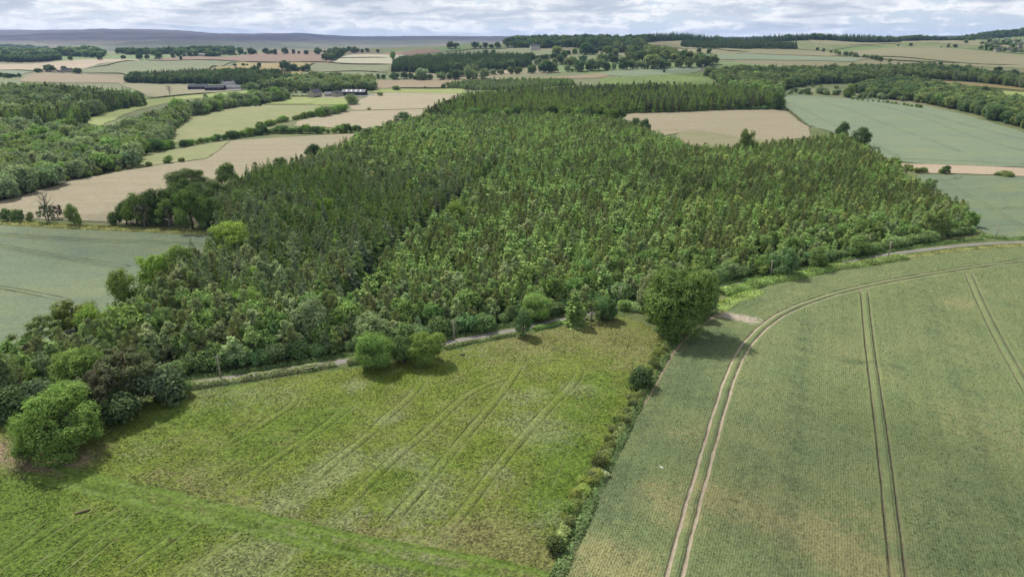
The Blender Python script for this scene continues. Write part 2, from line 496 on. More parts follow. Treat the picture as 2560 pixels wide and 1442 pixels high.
# the big crop field on the right ---------------------------------------
MAIN_TRACK = smooth_line(GL([(1600, 1700), (1655, 1540), (1687, 1442), (1722, 1300), (1762, 1160), (1795, 1040), (1830, 930), (1862, 870), (1905, 822), (1965, 780),
                             (2060, 745), (2150, 721), (2250, 701), (2400, 676), (2560, 655), (2760, 636), (3000, 622)]), 3)
TRACK2 = smooth_line(GL([(2160, 724), (2163, 760), (2175, 880), (2192, 1000), (2211, 1150), (2228, 1300), (2243, 1442), (2275, 1750)]), 2)
TRACK3 = smooth_line(GL([(2418, 680), (2440, 735), (2490, 840), (2540, 930), (2620, 1070), (2760, 1300)]), 2)
t2d = TRACK2[-1]-TRACK2[0]; T2A = math.atan2(t2d[0], t2d[1])
def row_fn(X, Y):
    d, s, _ = dist_line(MAIN_TRACK, X, Y)
    across = X*math.cos(T2A)-Y*math.sin(T2A)
    return np.where(s < 0, -d, across)
yell = blobs([([(1760, 1230), (1830, 1280)], 4, .8), ([(1790, 1240), (1900, 1290), (2000, 1330), (2100, 1400)], 4.5, .85), ([(2150, 1290), (2250, 1350)], 5, .4),
              ([(1500, 1400), (1580, 1430)], 5, .9), ([(1640, 1240), (1700, 1290)], 5, .6), ([(2000, 1300), (2180, 1420)], 5, .8), ([(1700, 1090), (1740, 1080)], 3, .5),
              ([(2400, 760)], 6, .55), ([(2100, 880), (2220, 950)], 8, .3), ([(2450, 1050), (2500, 1100)], 12, .35), ([(1930, 1240), (2000, 1290)], 4, .5), ([(2260, 1440), (2300, 1460)], 5, .5)])
dark_and_shadow = blobs([([(1560, 1180), (1500, 1300)], 3.5, .8), ([(1600, 1250), (1560, 1400)], 2.5, .5), ([(2010, 800), (1990, 1000), (1975, 1200), (1958, 1442)], 1.6, .62),
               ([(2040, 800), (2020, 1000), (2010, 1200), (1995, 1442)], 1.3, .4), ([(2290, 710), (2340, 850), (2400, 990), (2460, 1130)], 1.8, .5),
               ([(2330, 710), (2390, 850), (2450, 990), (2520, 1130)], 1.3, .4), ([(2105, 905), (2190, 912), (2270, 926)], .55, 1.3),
               ([(1800, 840), (1740, 900), (1700, 980)], 7, .75), ([(1650, 1000), (1600, 1100)], 4, .4), ([(1880, 1170), (1850, 1330)], 5, .4), ([(2420, 700), (2560, 680)], 6, .2),  # first stroke: cast shadow of the huge oak, painted into the crop
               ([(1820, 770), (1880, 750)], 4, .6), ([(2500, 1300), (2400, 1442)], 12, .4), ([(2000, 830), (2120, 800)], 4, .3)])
bare = blobs([([(1805, 790), (1840, 795), (1880, 803)], 2.1, 1.25)])
M_CROP = field_mat('crop', (.118, .146, .058), (.132, .155, .066), (.102, .134, .058), big=.03, mid=.12, fine=2.0, bump=.2, fvar=.30, rows=('attr', .40, .05),
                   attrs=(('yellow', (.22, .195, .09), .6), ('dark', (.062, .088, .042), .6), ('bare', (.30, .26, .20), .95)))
M_SOIL = field_mat('track_soil', (.275, .23, .165), (.23, .19, .135), (.31, .26, .19), big=.1, mid=.5, fine=4, bump=.08, fvar=.25)
CROPF = [(1400, 1460), (1478, 1290), (1532, 1160), (1590, 1048), (1640, 970), (1690, 880), (1745, 822), (1800, 790), (1850, 755), (1920, 716), (2060, 684), (2250, 652), (2400, 631),
         (2560, 619), (2900, 602), (3700, 590), (4200, 1000), (3600, 2300), (1150, 2300)]
OFF_C = .35
CA = {'yellow': yell, 'dark': dark_and_shadow, 'bare': bare}
hedge_side = GL([(1150, 2300)]+CROPF[:19][:18])
trk = densify(MAIN_TRACK, 3, False)
farx = GL([(3300, 596)])
sheet('crop_field', np.vstack([hedge_side, farx, trk[::-1]]), M_CROP, off=.35, step=2.6, world=True, smooth=0, jit=0, attrs=dict(CA, row=lambda X, Y: -dist_line(MAIN_TRACK, X, Y)[0]))
sheet('crop_field', np.vstack([trk, farx, GL([(3900, 700), (4200, 1000), (3600, 2300), (2400, 2300)])]), M_CROP, off=.35, step=2.6, world=True, smooth=0, jit=0, attrs=dict(CA, row=lambda X, Y: X*math.cos(T2A)-Y*math.sin(T2A)))

PAIR = [(-2.1, -.08), (-1.34, .24), (-1.30, .03), (-.70, .03), (-.64, .20), (.64, .24), (.70, .03), (1.30, .03), (1.34, .2), (2.1, -.08)]
def wheel_pair(name, line, mats, base, prof=PAIR, soil=(2, 6), step=1.6, attrs=None):
    V, Fs, mi = ribbon_np(line, prof, base, step, .045)
    mi = np.isin(mi, soil).astype(int)
    at = {a: fn(V[:, 0], V[:, 1]) for a, fn in (attrs or {}).items()}
    if 'row' in at: at['row'] = np.tile([q[0] for q in prof], len(V)//len(prof))
    o = link(name, mesh_np(name, V, Fs, mats, False, at, mi)); o['kind'] = 'structure'
    return o
CA['row'] = row_fn
wheel_pair('field_track', MAIN_TRACK, [M_CROP, M_SOIL], OFF_C, attrs=CA)
M_SOILD = field_mat('track_trampled', (.115, .105, .065), (.16, .13, .09), (.08, .095, .05), big=.1, mid=.4, fine=4, bump=.1, fvar=.35)
PAIR2 = [(-2.0, -.08), (-1.22, .34), (-1.16, .02), (-.82, .02), (-.76, .34), (.76, .34), (.82, .02), (1.16, .02), (1.22, .34), (2.0, -.08)]
wheel_pair('field_track', TRACK2, [M_CROP, M_SOILD], OFF_C, PAIR2, attrs=CA)
wheel_pair('field_track', TRACK3, [M_CROP, M_SOILD], OFF_C, PAIR2, attrs=CA)
# bare reddish strip between hedge and crop
M_RED = field_mat('bare_margin', (.22, .165, .12), (.19, .15, .10), (.17, .17, .09), big=.08, mid=.3, fine=3, bump=.1)
V, Fs, mi = ribbon_np(smooth_line(GL([(1380, 1500), (1408, 1440), (1484, 1275), (1530, 1165), (1590, 1046), (1636, 972), (1684, 880), (1742, 822), (1795, 790)]), 2), [(-.75, -.2), (-.55, .04), (.25, .04), (.5, -.25)], OFF_C, 2)
o = link('bare_margin', mesh_np('bare_margin', V, Fs, [M_RED])); o['kind'] = 'structure'

# wheel marks pressed into the meadow
GP = [(-1.75, -.06), (-1.16, .16), (-1.08, .015), (-.82, .015), (-.74, .16), (.74, .16), (.82, .015), (1.08, .015), (1.16, .16), (1.75, -.06)]
M_PRESS = field_mat('pressed_grass', (.075, .10, .022), (.10, .125, .035), (.16, .17, .075), big=.05, mid=.25, fine=3, bump=.2, fvar=.4)
MA = {'pale': pale, 'straw': straw, 'earth': earth, 'lush': lush}
MARKS = [
    [(1312, 893), (1285, 945), (1230, 1015), (1167, 1088), (1079, 1195), (1029, 1251), (991, 1296), (954, 1344)],
    [(1330, 925), (1280, 942), (1220, 962), (1165, 990), (1110, 1040), (1064, 1085), (991, 1140), (904, 1231), (841, 1293), (815, 1316)],
    [(1072, 935), (1045, 970), (1015, 1007), (965, 1045), (929, 1085), (853, 1143), (803, 1185), (735, 1246)],
    [(900, 1003), (870, 1022), (791, 1085), (715, 1130), (645, 1180), (590, 1222)],
    [(1330, 905), (1390, 898), (1430, 905), (1453, 925), (1440, 955), (1400, 995), (1345, 1050), (1278, 1130), (1225, 1193), (1167, 1273), (1117, 1331), (1088, 1380)],
    [(700, 985), (732, 990), (742, 1003), (725, 1020), (650, 1068), (560, 1120)],
    [(110, 1298), (60, 1335), (-10, 1388), (-80, 1440)],
    [(319, 1268), (226, 1321), (150, 1381), (60, 1448)], [(362, 1272), (263, 1356), (163, 1445)], [(502, 1293), (402, 1369), (300, 1446)],
    [(640, 1318), (527, 1394), (455, 1450)], [(770, 1353), (685, 1437), (660, 1462)], [(911, 1389), (850, 1450)], [(1065, 1405), (1040, 1442)],
    [(240, 1265), (120, 1330), (20, 1400), (-60, 1465)]]
for mk in MARKS:
    wheel_pair('wheel_marks', smooth_line(GL(mk), 2), [M_MEADOW, M_PRESS], OFF_M, GP, attrs=MA)
SP1 = [(-.5, -.05), (-.18, .1), (-.12, .015), (.12, .015), (.18, .1), (.5, -.05)]
for mk in ([(1512, 992), (1490, 1030), (1450, 1085), (1425, 1125), (1398, 1170), (1385, 1215), (1360, 1240), (1348, 1270)], [(1608, 880), (1600, 895), (1588, 908)]):
    wheel_pair('animal_path', smooth_line(GL(mk), 2), [M_MEADOW, M_PRESS], OFF_M, SP1, (2,), attrs=MA)
# the mown double strip crossing the meadow
GP2 = [(-2.6, -.05), (-2.2, .12), (-2.05, .02), (-1.1, .02), (-.95, .1), (.95, .1), (1.1, .02), (2.05, .02), (2.2, .12), (2.6, -.05)]
M_STRIP = field_mat('fresh_grass', (.088, .138, .020), (.098, .148, .024), (.118, .16, .042), big=.06, mid=.3, fine=1.9, bump=.5, fvar=.55)
wheel_pair('grass_track', smooth_line(GL([(90, 1172), (138, 1190), (301, 1229), (400, 1248), (477, 1271), (640, 1308), (816, 1351), (966, 1381), (1150, 1412), (1290, 1442), (1500, 1500)]), 2), [M_MEADOW, M_STRIP], OFF_M, GP2, (0, 1, 2, 3, 5, 6, 7, 8), attrs=MA)

# ------------------------------------------------------------------ the other fields
def crop_mat(n, c0, c1, c2, **k):
    d = dict(big=.012, mid=.05, fine=.9, bump=.25, fvar=.22); d.update(k); return field_mat(n, c0, c1, c2, **d)
M_BLUE = crop_mat('unripe_wheat', (.100, .130, .076), (.122, .145, .074), (.085, .115, .076), stretch=(.3, 2.5))
M_BLUE2 = crop_mat('unripe_barley', (.118, .150, .092), (.136, .162, .090), (.102, .136, .090), stretch=(.5, 2.5))
M_TAN = crop_mat('pink_tan_stubble', (.208, .176, .120), (.178, .155, .10), (.16, .145, .08), fvar=.16, fine=.5, bump=.12, stretch=(-.25, 9))
M_TAN2 = crop_mat('tan_stubble', (.228, .193, .13), (.198, .174, .108), (.245, .21, .15), fvar=.16, fine=.4, bump=.12, stretch=(-.25, 8))
M_PAST = crop_mat('pasture', (.150, .160, .062), (.138, .155, .060), (.18, .175, .085))
M_PASTL = crop_mat('bright_pasture', (.165, .195, .055), (.14, .178, .048), (.20, .20, .085))
M_OLIVE = crop_mat('olive_hay', (.155, .145, .078), (.13, .13, .068), (.175, .158, .09), stretch=(0.2, 7), big=.006)
M_BROWN = crop_mat('brown_field', (.18, .138, .085), (.155, .128, .075), (.19, .155, .10), stretch=(-0.3, 7), big=.005)
M_RUST = crop_mat('reddish_field', (.16, .10, .075), (.135, .09, .065), (.145, .115, .075), stretch=(0.1, 7), big=.005)
M_PINK = crop_mat('pale_pink_field', (.27, .215, .15), (.24, .19, .13), (.28, .23, .17), stretch=(-0.1, 7), big=.005)
M_GREY = crop_mat('pale_field', (.25, .24, .17), (.21, .21, .145), (.27, .25, .18), stretch=(0.15, 7), big=.005)
M_GREEN = crop_mat('green_field', (.115, .13, .065), (.10, .12, .06), (.135, .14, .075), stretch=(-0.2, 7), big=.005)
M_GOLD = crop_mat('ochre_field', (.19, .145, .055), (.165, .135, .05), (.20, .16, .075), stretch=(0.3, 7), big=.005)
M_ROUGH = crop_mat('rough_ground', (.10, .13, .05), (.15, .145, .075), (.07, .10, .035), big=.02, mid=.08, fine=.3, bump=1.0, fvar=.35)
M_BRACK = crop_mat('bracken', (.105, .15, .035), (.085, .13, .032), (.13, .16, .055), big=.02, mid=.09, fine=.3, bump=1.5, fvar=.4)
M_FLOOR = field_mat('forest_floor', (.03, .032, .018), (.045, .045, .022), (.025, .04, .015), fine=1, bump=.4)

for nm, poly, mat in [
    ('crop_field', [(-700, 545), (-200, 552), (0, 560), (200, 570), (350, 577), (500, 584), (570, 600), (560, 640), (400, 720), (300, 800), (80, 890), (-200, 960), (-900, 1010)], M_BLUE),
    ('crop_field', [(1962, 238), (2050, 241), (2200, 250), (2300, 262), (2400, 285), (2480, 308), (2560, 331), (2900, 430), (2900, 445), (2560, 419), (2300, 411), (2225, 400), (2150, 365), (2080, 330), (2020, 316), (1990, 290), (1955, 270)], M_BLUE2),
    ('crop_field', [(2290, 437), (2400, 438), (2560, 443), (3000, 470), (3200, 560), (2900, 596), (2560, 601), (2470, 590), (2400, 540), (2320, 490)], M_BLUE),
    ('pale_margin', [(2235, 410), (2400, 414), (2560, 421), (2900, 447), (2900, 466), (2560, 442), (2400, 435), (2290, 434)], M_PINK),
    ('stubble_field', [(-600, 600), (-100, 525), (0, 498), (130, 462), (330, 425), (420, 410), (520, 398), (548, 376), (578, 352), (700, 345), (885, 335), (915, 345), (820, 400), (700, 445), (560, 500), (500, 560), (400, 566), (270, 556), (100, 549), (-200, 546), (-600, 640)], M_TAN),
    ('stubble_field', [(1555, 284), (1700, 277), (1962, 275), (2020, 318), (2030, 345), (1930, 352), (1850, 345), (1740, 325), (1640, 345), (1560, 310)], M_TAN),
    ('grass_field', [(1700, 322), (1850, 338), (1950, 350), (2000, 372), (1850, 385), (1740, 372), (1690, 345)], M_OLIVE),
    ('grass_field', [(325, 424), (345, 398), (380, 380), (430, 376), (575, 352), (548, 376), (520, 397), (420, 409)], M_PAST),
    ('pasture', [(420, 362), (440, 322), (425, 298), (565, 270), (655, 263), (860, 264), (850, 272), (740, 300), (660, 318), (600, 332), (500, 350)], M_PAST),
    ('pasture', [(655, 262), (700, 248), (740, 243), (880, 245), (866, 263)], M_PASTL),
    ('stubble_field', [(872, 262), (940, 233), (1170, 236), (1110, 262), (1085, 272), (975, 275), (880, 277)], M_TAN2),
    ('stubble_field', [(745, 304), (865, 279), (975, 276), (1090, 273), (1010, 300), (940, 325), (900, 322), (730, 316)], M_TAN2),
    ('grass_field', [(925, 233), (950, 222), (1160, 222), (1172, 236)], M_PASTL),
    ('pasture', [(185, 300), (235, 273), (320, 250), (400, 244), (470, 236), (560, 231), (660, 226), (660, 236), (560, 240), (440, 252), (345, 275), (300, 292), (255, 318)], M_PASTL),
    ('hay_field', [(318, 209), (470, 212), (480, 226), (600, 226), (470, 236), (375, 246), (345, 228), (290, 208)], M_OLIVE),
    ('hay_field', [(57, 197), (110, 184), (200, 187), (315, 201), (310, 209), (180, 209), (50, 206)], M_BROWN),
    ('stubble_field', [(-300, 172), (0, 162), (160, 153), (365, 150), (215, 172), (180, 178), (90, 178), (0, 176), (-300, 190)], M_PINK),
    ('crop_field', [(-300, 192), (0, 177), (85, 180), (50, 190), (0, 192), (-300, 205)], M_BLUE2),
    ('crop_field', [(205, 173), (380, 152), (592, 155), (520, 173), (470, 181), (320, 189), (300, 186), (205, 182)], M_GREEN),
    ('stubble_field', [(597, 155), (785, 158), (770, 167), (712, 192), (690, 180), (522, 175)], M_GOLD),
    ('ploughed_field', [(370, 149), (460, 143), (640, 133), (835, 137), (822, 158), (600, 154), (380, 151)], M_RUST),
    ('stubble_field', [(822, 159), (862, 138), (1060, 137), (1040, 145), (980, 150), (985, 161)], M_GREY),
    ('crop_field', [(762, 180), (787, 160), (980, 162), (972, 184)], M_GREEN),
    ('hay_field', [(700, 190), (760, 181), (972, 185), (940, 198), (800, 200)], M_GREEN),
    ('ploughed_field', [(860, 137), (870, 130), (1090, 124), (1102, 131), (1060, 136), (985, 139)], M_RUST),
    ('pasture', [(1092, 134), (1180, 125), (1290, 118), (1330, 122), (1330, 140), (1100, 140)], M_GREEN),
    ('pasture', [(1280, 150), (1300, 136), (1450, 130), (1570, 135), (1560, 150), (1400, 160), (1320, 166)], M_GREEN),
    ('hay_field', [(935, 202), (1100, 197), (1200, 197), (1340, 196), (1500, 183), (1530, 187), (1500, 196), (1340, 199), (1200, 204), (1110, 208), (1100, 222), (940, 222)], M_BROWN),
    ('stubble_field', [(1115, 186), (1125, 179), (1290, 172), (1280, 183), (1130, 195)], M_PINK),
    ('crop_field', [(1500, 183), (1640, 170), (1760, 167), (1750, 180), (1650, 188), (1580, 193), (1520, 190)], M_BLUE2),
    ('bracken_slope', [(1495, 212), (1500, 196), (1600, 190), (1740, 182), (1850, 195), (1830, 212), (1650, 216)], M_BRACK),
    ('hay_field', [(1600, 113), (1640, 108), (1760, 118), (1900, 125), (2190, 126), (2200, 142), (2000, 138), (1800, 138), (1700, 133)], M_OLIVE),
    ('crop_field', [(1720, 136), (1830, 136), (2000, 140), (2170, 148), (2130, 157), (1900, 150), (1750, 148)], M_BLUE2),
    ('hay_field', [(1970, 103), (2230, 99), (2400, 103), (2600, 108), (2600, 119), (2300, 108), (2000, 108)], M_OLIVE),
    ('rough_ground', [(1980, 108), (2300, 106), (2600, 120), (2700, 140), (2480, 128), (2250, 118), (2000, 126)], M_ROUGH),
    ('pasture', [(2080, 134), (2130, 127), (2250, 120), (2480, 131), (2800, 150), (2800, 180), (2560, 172), (2300, 155), (2150, 148)], M_OLIVE),
    ('rough_ground', [(1955, 222), (2100, 205), (2200, 215), (2260, 240), (2130, 246), (1962, 237)], M_ROUGH),
    ('hay_field', [(2265, 196), (2440, 208), (2700, 230), (2700, 243), (2560, 230), (2385, 214), (2300, 206)], M_GOLD),
    ('pasture', [(2300, 208), (2385, 215), (2560, 232), (2900, 262), (2900, 310), (2560, 268), (2420, 240), (2340, 222)], M_PASTL),
]:
    sheet(nm, poly, mat)

# tramlines of the other crops
FPAIR = [(-1.9, -.05), (-1.25, .25), (-1.2, .02), (-.7, .02), (-.65, .2), (.65, .2), (.7, .02), (1.2, .02), (1.25, .25), (1.9, -.05)]
M_TRAM = simple_mat('tramline', (.075, .085, .05), .9, .3, 1)
def offs(px, py):
    x, y = G(px, py); d = max(math.hypot(x, y), 80); return .12+d*.0004
for line, mats in [([(-120, 590), (0, 587), (150, 599), (350, 607), (530, 613)], M_BLUE), ([(-120, 598), (0, 616), (100, 636), (200, 652), (320, 668)], M_BLUE),
                   ([(-120, 708), (0, 721), (80, 735), (170, 752)], M_BLUE), ([(1965, 254), (2040, 290), (2120, 330), (2200, 370), (2262, 400)], M_BLUE2),
                   ([(2050, 252), (2160, 290), (2300, 340), (2400, 380)], M_BLUE2), ([(2150, 253), (2280, 285), (2400, 330), (2560, 378)], M_BLUE2),
                   ([(2270, 275), (2400, 308), (2560, 350)], M_BLUE2), ([(2250, 398), (2330, 402), (2560, 412)], M_BLUE2),
                   ([(2352, 452), (2400, 478), (2450, 505), (2500, 535), (2600, 595)], M_BLUE), ([(2352, 452), (2395, 449), (2398, 440)], M_BLUE),
                   ([(2480, 527), (2510, 521), (2600, 524)], M_BLUE)]:
    x, y = G(*line[len(line)//2]); dd = math.hypot(x, y)
    wheel_pair('field_track', smooth_line(GL(line), 2), [mats, M_TRAM], (.18+.0004*dd if dd > 250 else .2), FPAIR, step=3)

# ------------------------------------------------------------------ the lane
M_ROAD = field_mat('lane_surface', (.17, .155, .14), (.135, .125, .115), (.20, .18, .155), big=.1, mid=.6, fine=5, bump=.02, fvar=.15)
M_VERGE = field_mat('verge_grass', (.05, .085, .022), (.075, .11, .03), (.13, .13, .06), big=.08, mid=.3, fine=2, bump=.4, fvar=.4)
ROADPX = [(-700, 1120), (-300, 1080), (0, 1040), (150, 1014), (300, 993), (460, 964), (600, 944), (750, 921), (880, 902), (1000, 884), (1120, 858), (1200, 843), (1280, 829), (1360, 811), (1410, 799), (1500, 779),
          (1600, 757), (1700, 738), (1850, 708), (1980, 682), (2080, 659), (2140, 648), (2220, 637), (2300, 627), (2400, 615), (2480, 609), (2560, 606), (2700, 604), (3000, 603), (3400, 606)]
ROADW = smooth_line(GL(ROADPX), 2)
V, Fs, mi = ribbon_np(ROADW, [(-5.5, -.02), (-1.5, .10), (-1.15, .05), (1.15, .05), (1.5, .10), (5.5, -.02)], .12, 3)
o = link('verge', mesh_np('verge', V, Fs[np.isin(mi, (0, 1, 3, 4))], [M_VERGE])); o['kind'] = 'structure'
V, Fs, mi = ribbon_np(ROADW, [(-1.15, .07), (0, .10), (1.15, .07)], .12, 3)
o = link('lane', mesh_np('lane', V, Fs, [M_ROAD])); o['kind'] = 'structure'
# grassy bank beside the far end of the lane, gravel pull-in
sheet('gravel_patch', [(2070, 664), (2085, 650), (2120, 645), (2150, 647), (2140, 655), (2100, 662)], M_ROAD, off=.26, step=2)

# ------------------------------------------------------------------ vegetation prototypes (unit size : crown 1 wide, tree 1 high)
def quads(C, N, size, asp=1.0, up=None, r=rng):
    """leaf faces : centre, normal, half size -> verts (4n,3), faces (n,4)"""
    n = len(C)
    N = N/(np.linalg.norm(N, axis=1)[:, None]+1e-9)
    rnd = r.normal(size=(n, 3)) if up is None else up
    A = np.cross(N, rnd); A /= np.linalg.norm(A, axis=1)[:, None]+1e-9
    B = np.cross(N, A)
    s = np.asarray(size).reshape(-1, 1)
    V = np.stack([C-A*s*asp, C-B*s, C+A*s*asp, C+B*s], 1)
    return V.reshape(-1, 3), np.arange(4*n).reshape(-1, 4)
def crown_broad(seed, lobes=26, leaves=3000, leaf=.022, low=.12, shape=1.0, ragged=.5, lobe_r=.2, aspect=1.0, hollow=.62, pts=None, flat=1.0, core=3.2, rmin=.4):
    """lumpy crown in the unit box: width 1, z from low to 1. leaf = half size relative to width; aspect = height/width"""
    r = np.random.default_rng(seed)
    cz = (1+low)/2; rz = (1-low)/2
    if pts is None:
        d = r.normal(size=(lobes, 3)); d /= np.linalg.norm(d, axis=1)[:, None]
        hxy = np.hypot(d[:, 0], d[:, 1]); lowm = d[:, 2] < .15
        d[lowm, :2] *= np.maximum(1, .86/(hxy[lowm]+1e-6))[:, None]
        rad = r.uniform(rmin, 1.0, lobes)**.45
        rad *= 1+ragged*r.normal(0, .12, lobes)
        L = d*rad[:, None]*np.array([.5-lobe_r*.75, .5-lobe_r*.75, rz-lobe_r*.8/aspect])
        if shape != 1.0:      # taper with height
            zz = (L[:, 2]/rz+1)/2
            L[:, :2] *= np.clip(1.25-shape*zz, .15, 1.3)[:, None]
        L[:, 2] += cz
        lr = lobe_r*r.uniform(.6, 1.15, lobes)
        if shape != 1.0: lr *= np.clip(1.35-.9*(L[:, 2]), .45, 1.1)
    else:
        L = np.array([p[:3] for p in pts], float); lr = np.array([p[3] for p in pts], float); lobes = len(L)
    w = lr**2; cnt = np.maximum(6, (leaves*w/w.sum()).astype(int))
    C = []; N = []; LV = []
    for i in range(lobes):
        m = cnt[i]
        dd = r.normal(size=(m, 3)); dd /= np.linalg.norm(dd, axis=1)[:, None]
        k = (dd[:, 2] < -.35) & (r.random(m) < .6); dd[k, 2] *= -1
        rr = lr[i]*(1-.42*r.random(m)**2)*(1+.18*np.sin(dd[:, 0]*7+i)*np.sin(dd[:, 1]*6+2*i)+.1*np.sin(dd[:, 2]*11+i))
        c = L[i]+dd*rr[:, None]*np.array([1, 1, flat/aspect])
        C.append(c); N.append(dd*.9+np.array([0, 0, .25])+r.normal(0, .30, (m, 3))); LV.append(np.full(m, 1+r.normal(0, .12)))
    C = np.vstack(C); N = np.vstack(N); LV = np.concatenate(LV)
    # drop what lies deep inside other lobes
    keep = np.ones(len(C), bool)
    for i in range(lobes):
        q = (C-L[i])/np.array([1, 1, 1/aspect]); keep &= ~((np.linalg.norm(q, axis=1) < lr[i]*hollow))
    C, N, LV = C[keep], N[keep], LV[keep]
    # coarse inner foliage so that the crown is not see-through
    nc = int(len(C)*.14); li = r.integers(0, lobes, nc); dd = r.normal(size=(nc, 3)); dd /= np.linalg.norm(dd, axis=1)[:, None]
    cc = L[li]+dd*(lr[li]*r.uniform(.1, .72, nc))[:, None]*np.array([1, 1, 1/aspect])
    SZ = np.r_[leaf*r.uniform(.6, 1.3, len(C)), np.full(nc, leaf*core)]
    C = np.vstack([C, cc]); N = np.vstack([N, dd+r.normal(0, .5, (nc, 3))]); LV = np.r_[LV, np.ones(nc)]
    LV = LV*r.uniform(.72, 1.28, len(C))
    # sizes are stored in width units; z is rescaled by aspect so that leaves stay even once scaled
    V, Fq = quads(C*np.array([1, 1, aspect]), N, SZ, .8, r=r)
    V = V/np.array([1, 1, aspect])
    return V, Fq, np.repeat(LV, 4)
def crown_conifer(seed, layers=13, per=7, aspect=2.2, droop=.10, slim=.85, fill=1.0, low=.06, curl=.0, ragged=.15):
    r = np.random.default_rng(seed)
    V = []; LV = []
    for li in range(layers):
        t = li/(layers-1)
        z = low+(1-low)*t**.92
        rad = .5*(1-t)**slim*(1+ragged*r.normal())+.015
        k = max(4, int(per*(1-t*.5)))
        a0 = r.random()*6.28
        for j in range(k):
            a = a0+2*math.pi*j/k+r.normal(0, .16); L = rad*r.uniform(.75, 1.15)
            ca, sa = math.cos(a), math.sin(a)
            zz = z+r.normal(0, .4/layers)
            dz = droop*(1-t*.7)*L*2
            wd = L*.27*fill+.012
            lv = r.uniform(.72, 1.28)
            p = lambda s, w, h: (ca*s-sa*w, sa*s+ca*w, min(zz+h, 1.02))
            up = curl*L
            # two kite blades per branch: an outer spray and a tilted inner one
            V += [p(L*.05, 0, .03), p(L*.55, -wd, -dz*.55-up*.2), p(L, 0, -dz+up), p(L*.55, wd, -dz*.55+.01)]
            LV += [lv]*4
            lv2 = lv*r.uniform(.85, 1.2)
            V += [p(L*.35, 0, .02), p(L*.7, wd*.15, -dz*.4+.035), p(L*1.02, wd*.3*r.normal(), -dz*.9), p(L*.6, 0, -dz*.9-.02)]
            LV += [lv2]*4
    V = np.array(V)
    # leader
    for k in range(3):
        a = k*2.1; s = .018
        V = np.vstack([V, [(-s*math.cos(a), -s*math.sin(a), .9), (0, 0, .88), (s*math.cos(a), s*math.sin(a), .9), (0, 0, 1.04)]]); LV += [1.1]*4
    return V, np.arange(len(V)).reshape(-1, 4), np.array(LV)
def crown_pine(seed, leaves=1150, aspect=1.9, leaf=.034, lobes=20):
    """young pine : upright tufts on a loose rounded cone"""
    r = np.random.default_rng(seed)
    C = []; N = []; LV = []; UP = []
    for i in range(lobes):
        t = r.random()**.8
        z = .15+.8*t; rad = .40*(1-t)**.8*r.uniform(.4, 1); a = r.random()*6.28
        c0 = np.array([rad*math.cos(a), rad*math.sin(a), z]); lr = .17*(1.1-.55*t); lvv = 1+r.normal(0, .12)
        m = leaves//lobes
        dd = r.normal(size=(m, 3)); dd /= np.linalg.norm(dd, axis=1)[:, None]; dd[:, 2] = np.abs(dd[:, 2])*.9-.15
        C.append(c0+dd*lr*r.uniform(.55, 1, (m, 1))*np.array([1, 1, 1.15/aspect]))
        N.append(dd*np.array([1, 1, .2])+r.normal(0, .5, (m, 3))); LV.append(lvv*r.uniform(.7, 1.3, m))
    C = np.vstack(C); N = np.vstack(N); LV = np.concatenate(LV)
    up = np.tile([0, 0, 1.], (len(C), 1))+r.normal(0, .4, C.shape)
    V, Fq = quads(C*np.array([1, 1, aspect]), N, leaf*r.uniform(.6, 1.3, len(C)), .45, up, r)
    V = V/np.array([1, 1, aspect])
    return V, Fq, np.repeat(LV, 4)
def trunk_mesh(name, seed, rad=.028, top=.7, limbs=5, mat=None, spread=.3, aspect=1.0, first=.25, n=6):
    r = np.random.default_rng(seed); b = MB()
    P = [(0, 0, -.03)]; x = y = 0
    for k in range(1, 6):
        x += r.normal(0, .008); y += r.normal(0, .008); P.append((x, y, top*k/5))
    b.tube(P, [rad*1.35, rad*1.05, rad*.9, rad*.7, rad*.5, rad*.2], n)
    for i in range(limbs):
        z0 = first+(top-first)*.8*i/max(1, limbs); a = i*2.4+r.random(); L = spread*r.uniform(.7, 1.1)*(1-.4*i/max(1, limbs))
        ca, sa = math.cos(a), math.sin(a)
        b.tube([(0, 0, z0), (ca*L*.45, sa*L*.45, z0+.10), (ca*L, sa*L, z0+.24)], [rad*.55, rad*.35, rad*.12], 4)
    return b.mesh(name, mat or M_BARK, smooth=True)
class Proto:
    def __init__(s, crown, trunk):
        V, Fq, LV = crown
        s.crown = mesh_np('crown', V, Fq, [M_LEAF], False, {'lv': LV}); s.trunk = trunk
        # joined version for the uncountable mass
        tv = np.array([v.co[:] for v in trunk.vertices]); tf = [tuple(p.vertices) for p in trunk.polygons if len(p.vertices) == 4]
        nV = len(V); F2 = np.vstack([Fq, np.array(tf)+nV])
        s.joined = mesh_np('tree', np.vstack([V, tv]), F2, [M_LEAF, trunk.materials[0]], False,
                           {'lv': np.concatenate([LV, np.ones(len(tv))])}, np.r_[np.zeros(len(Fq)), np.ones(len(tf))])
TK = {}
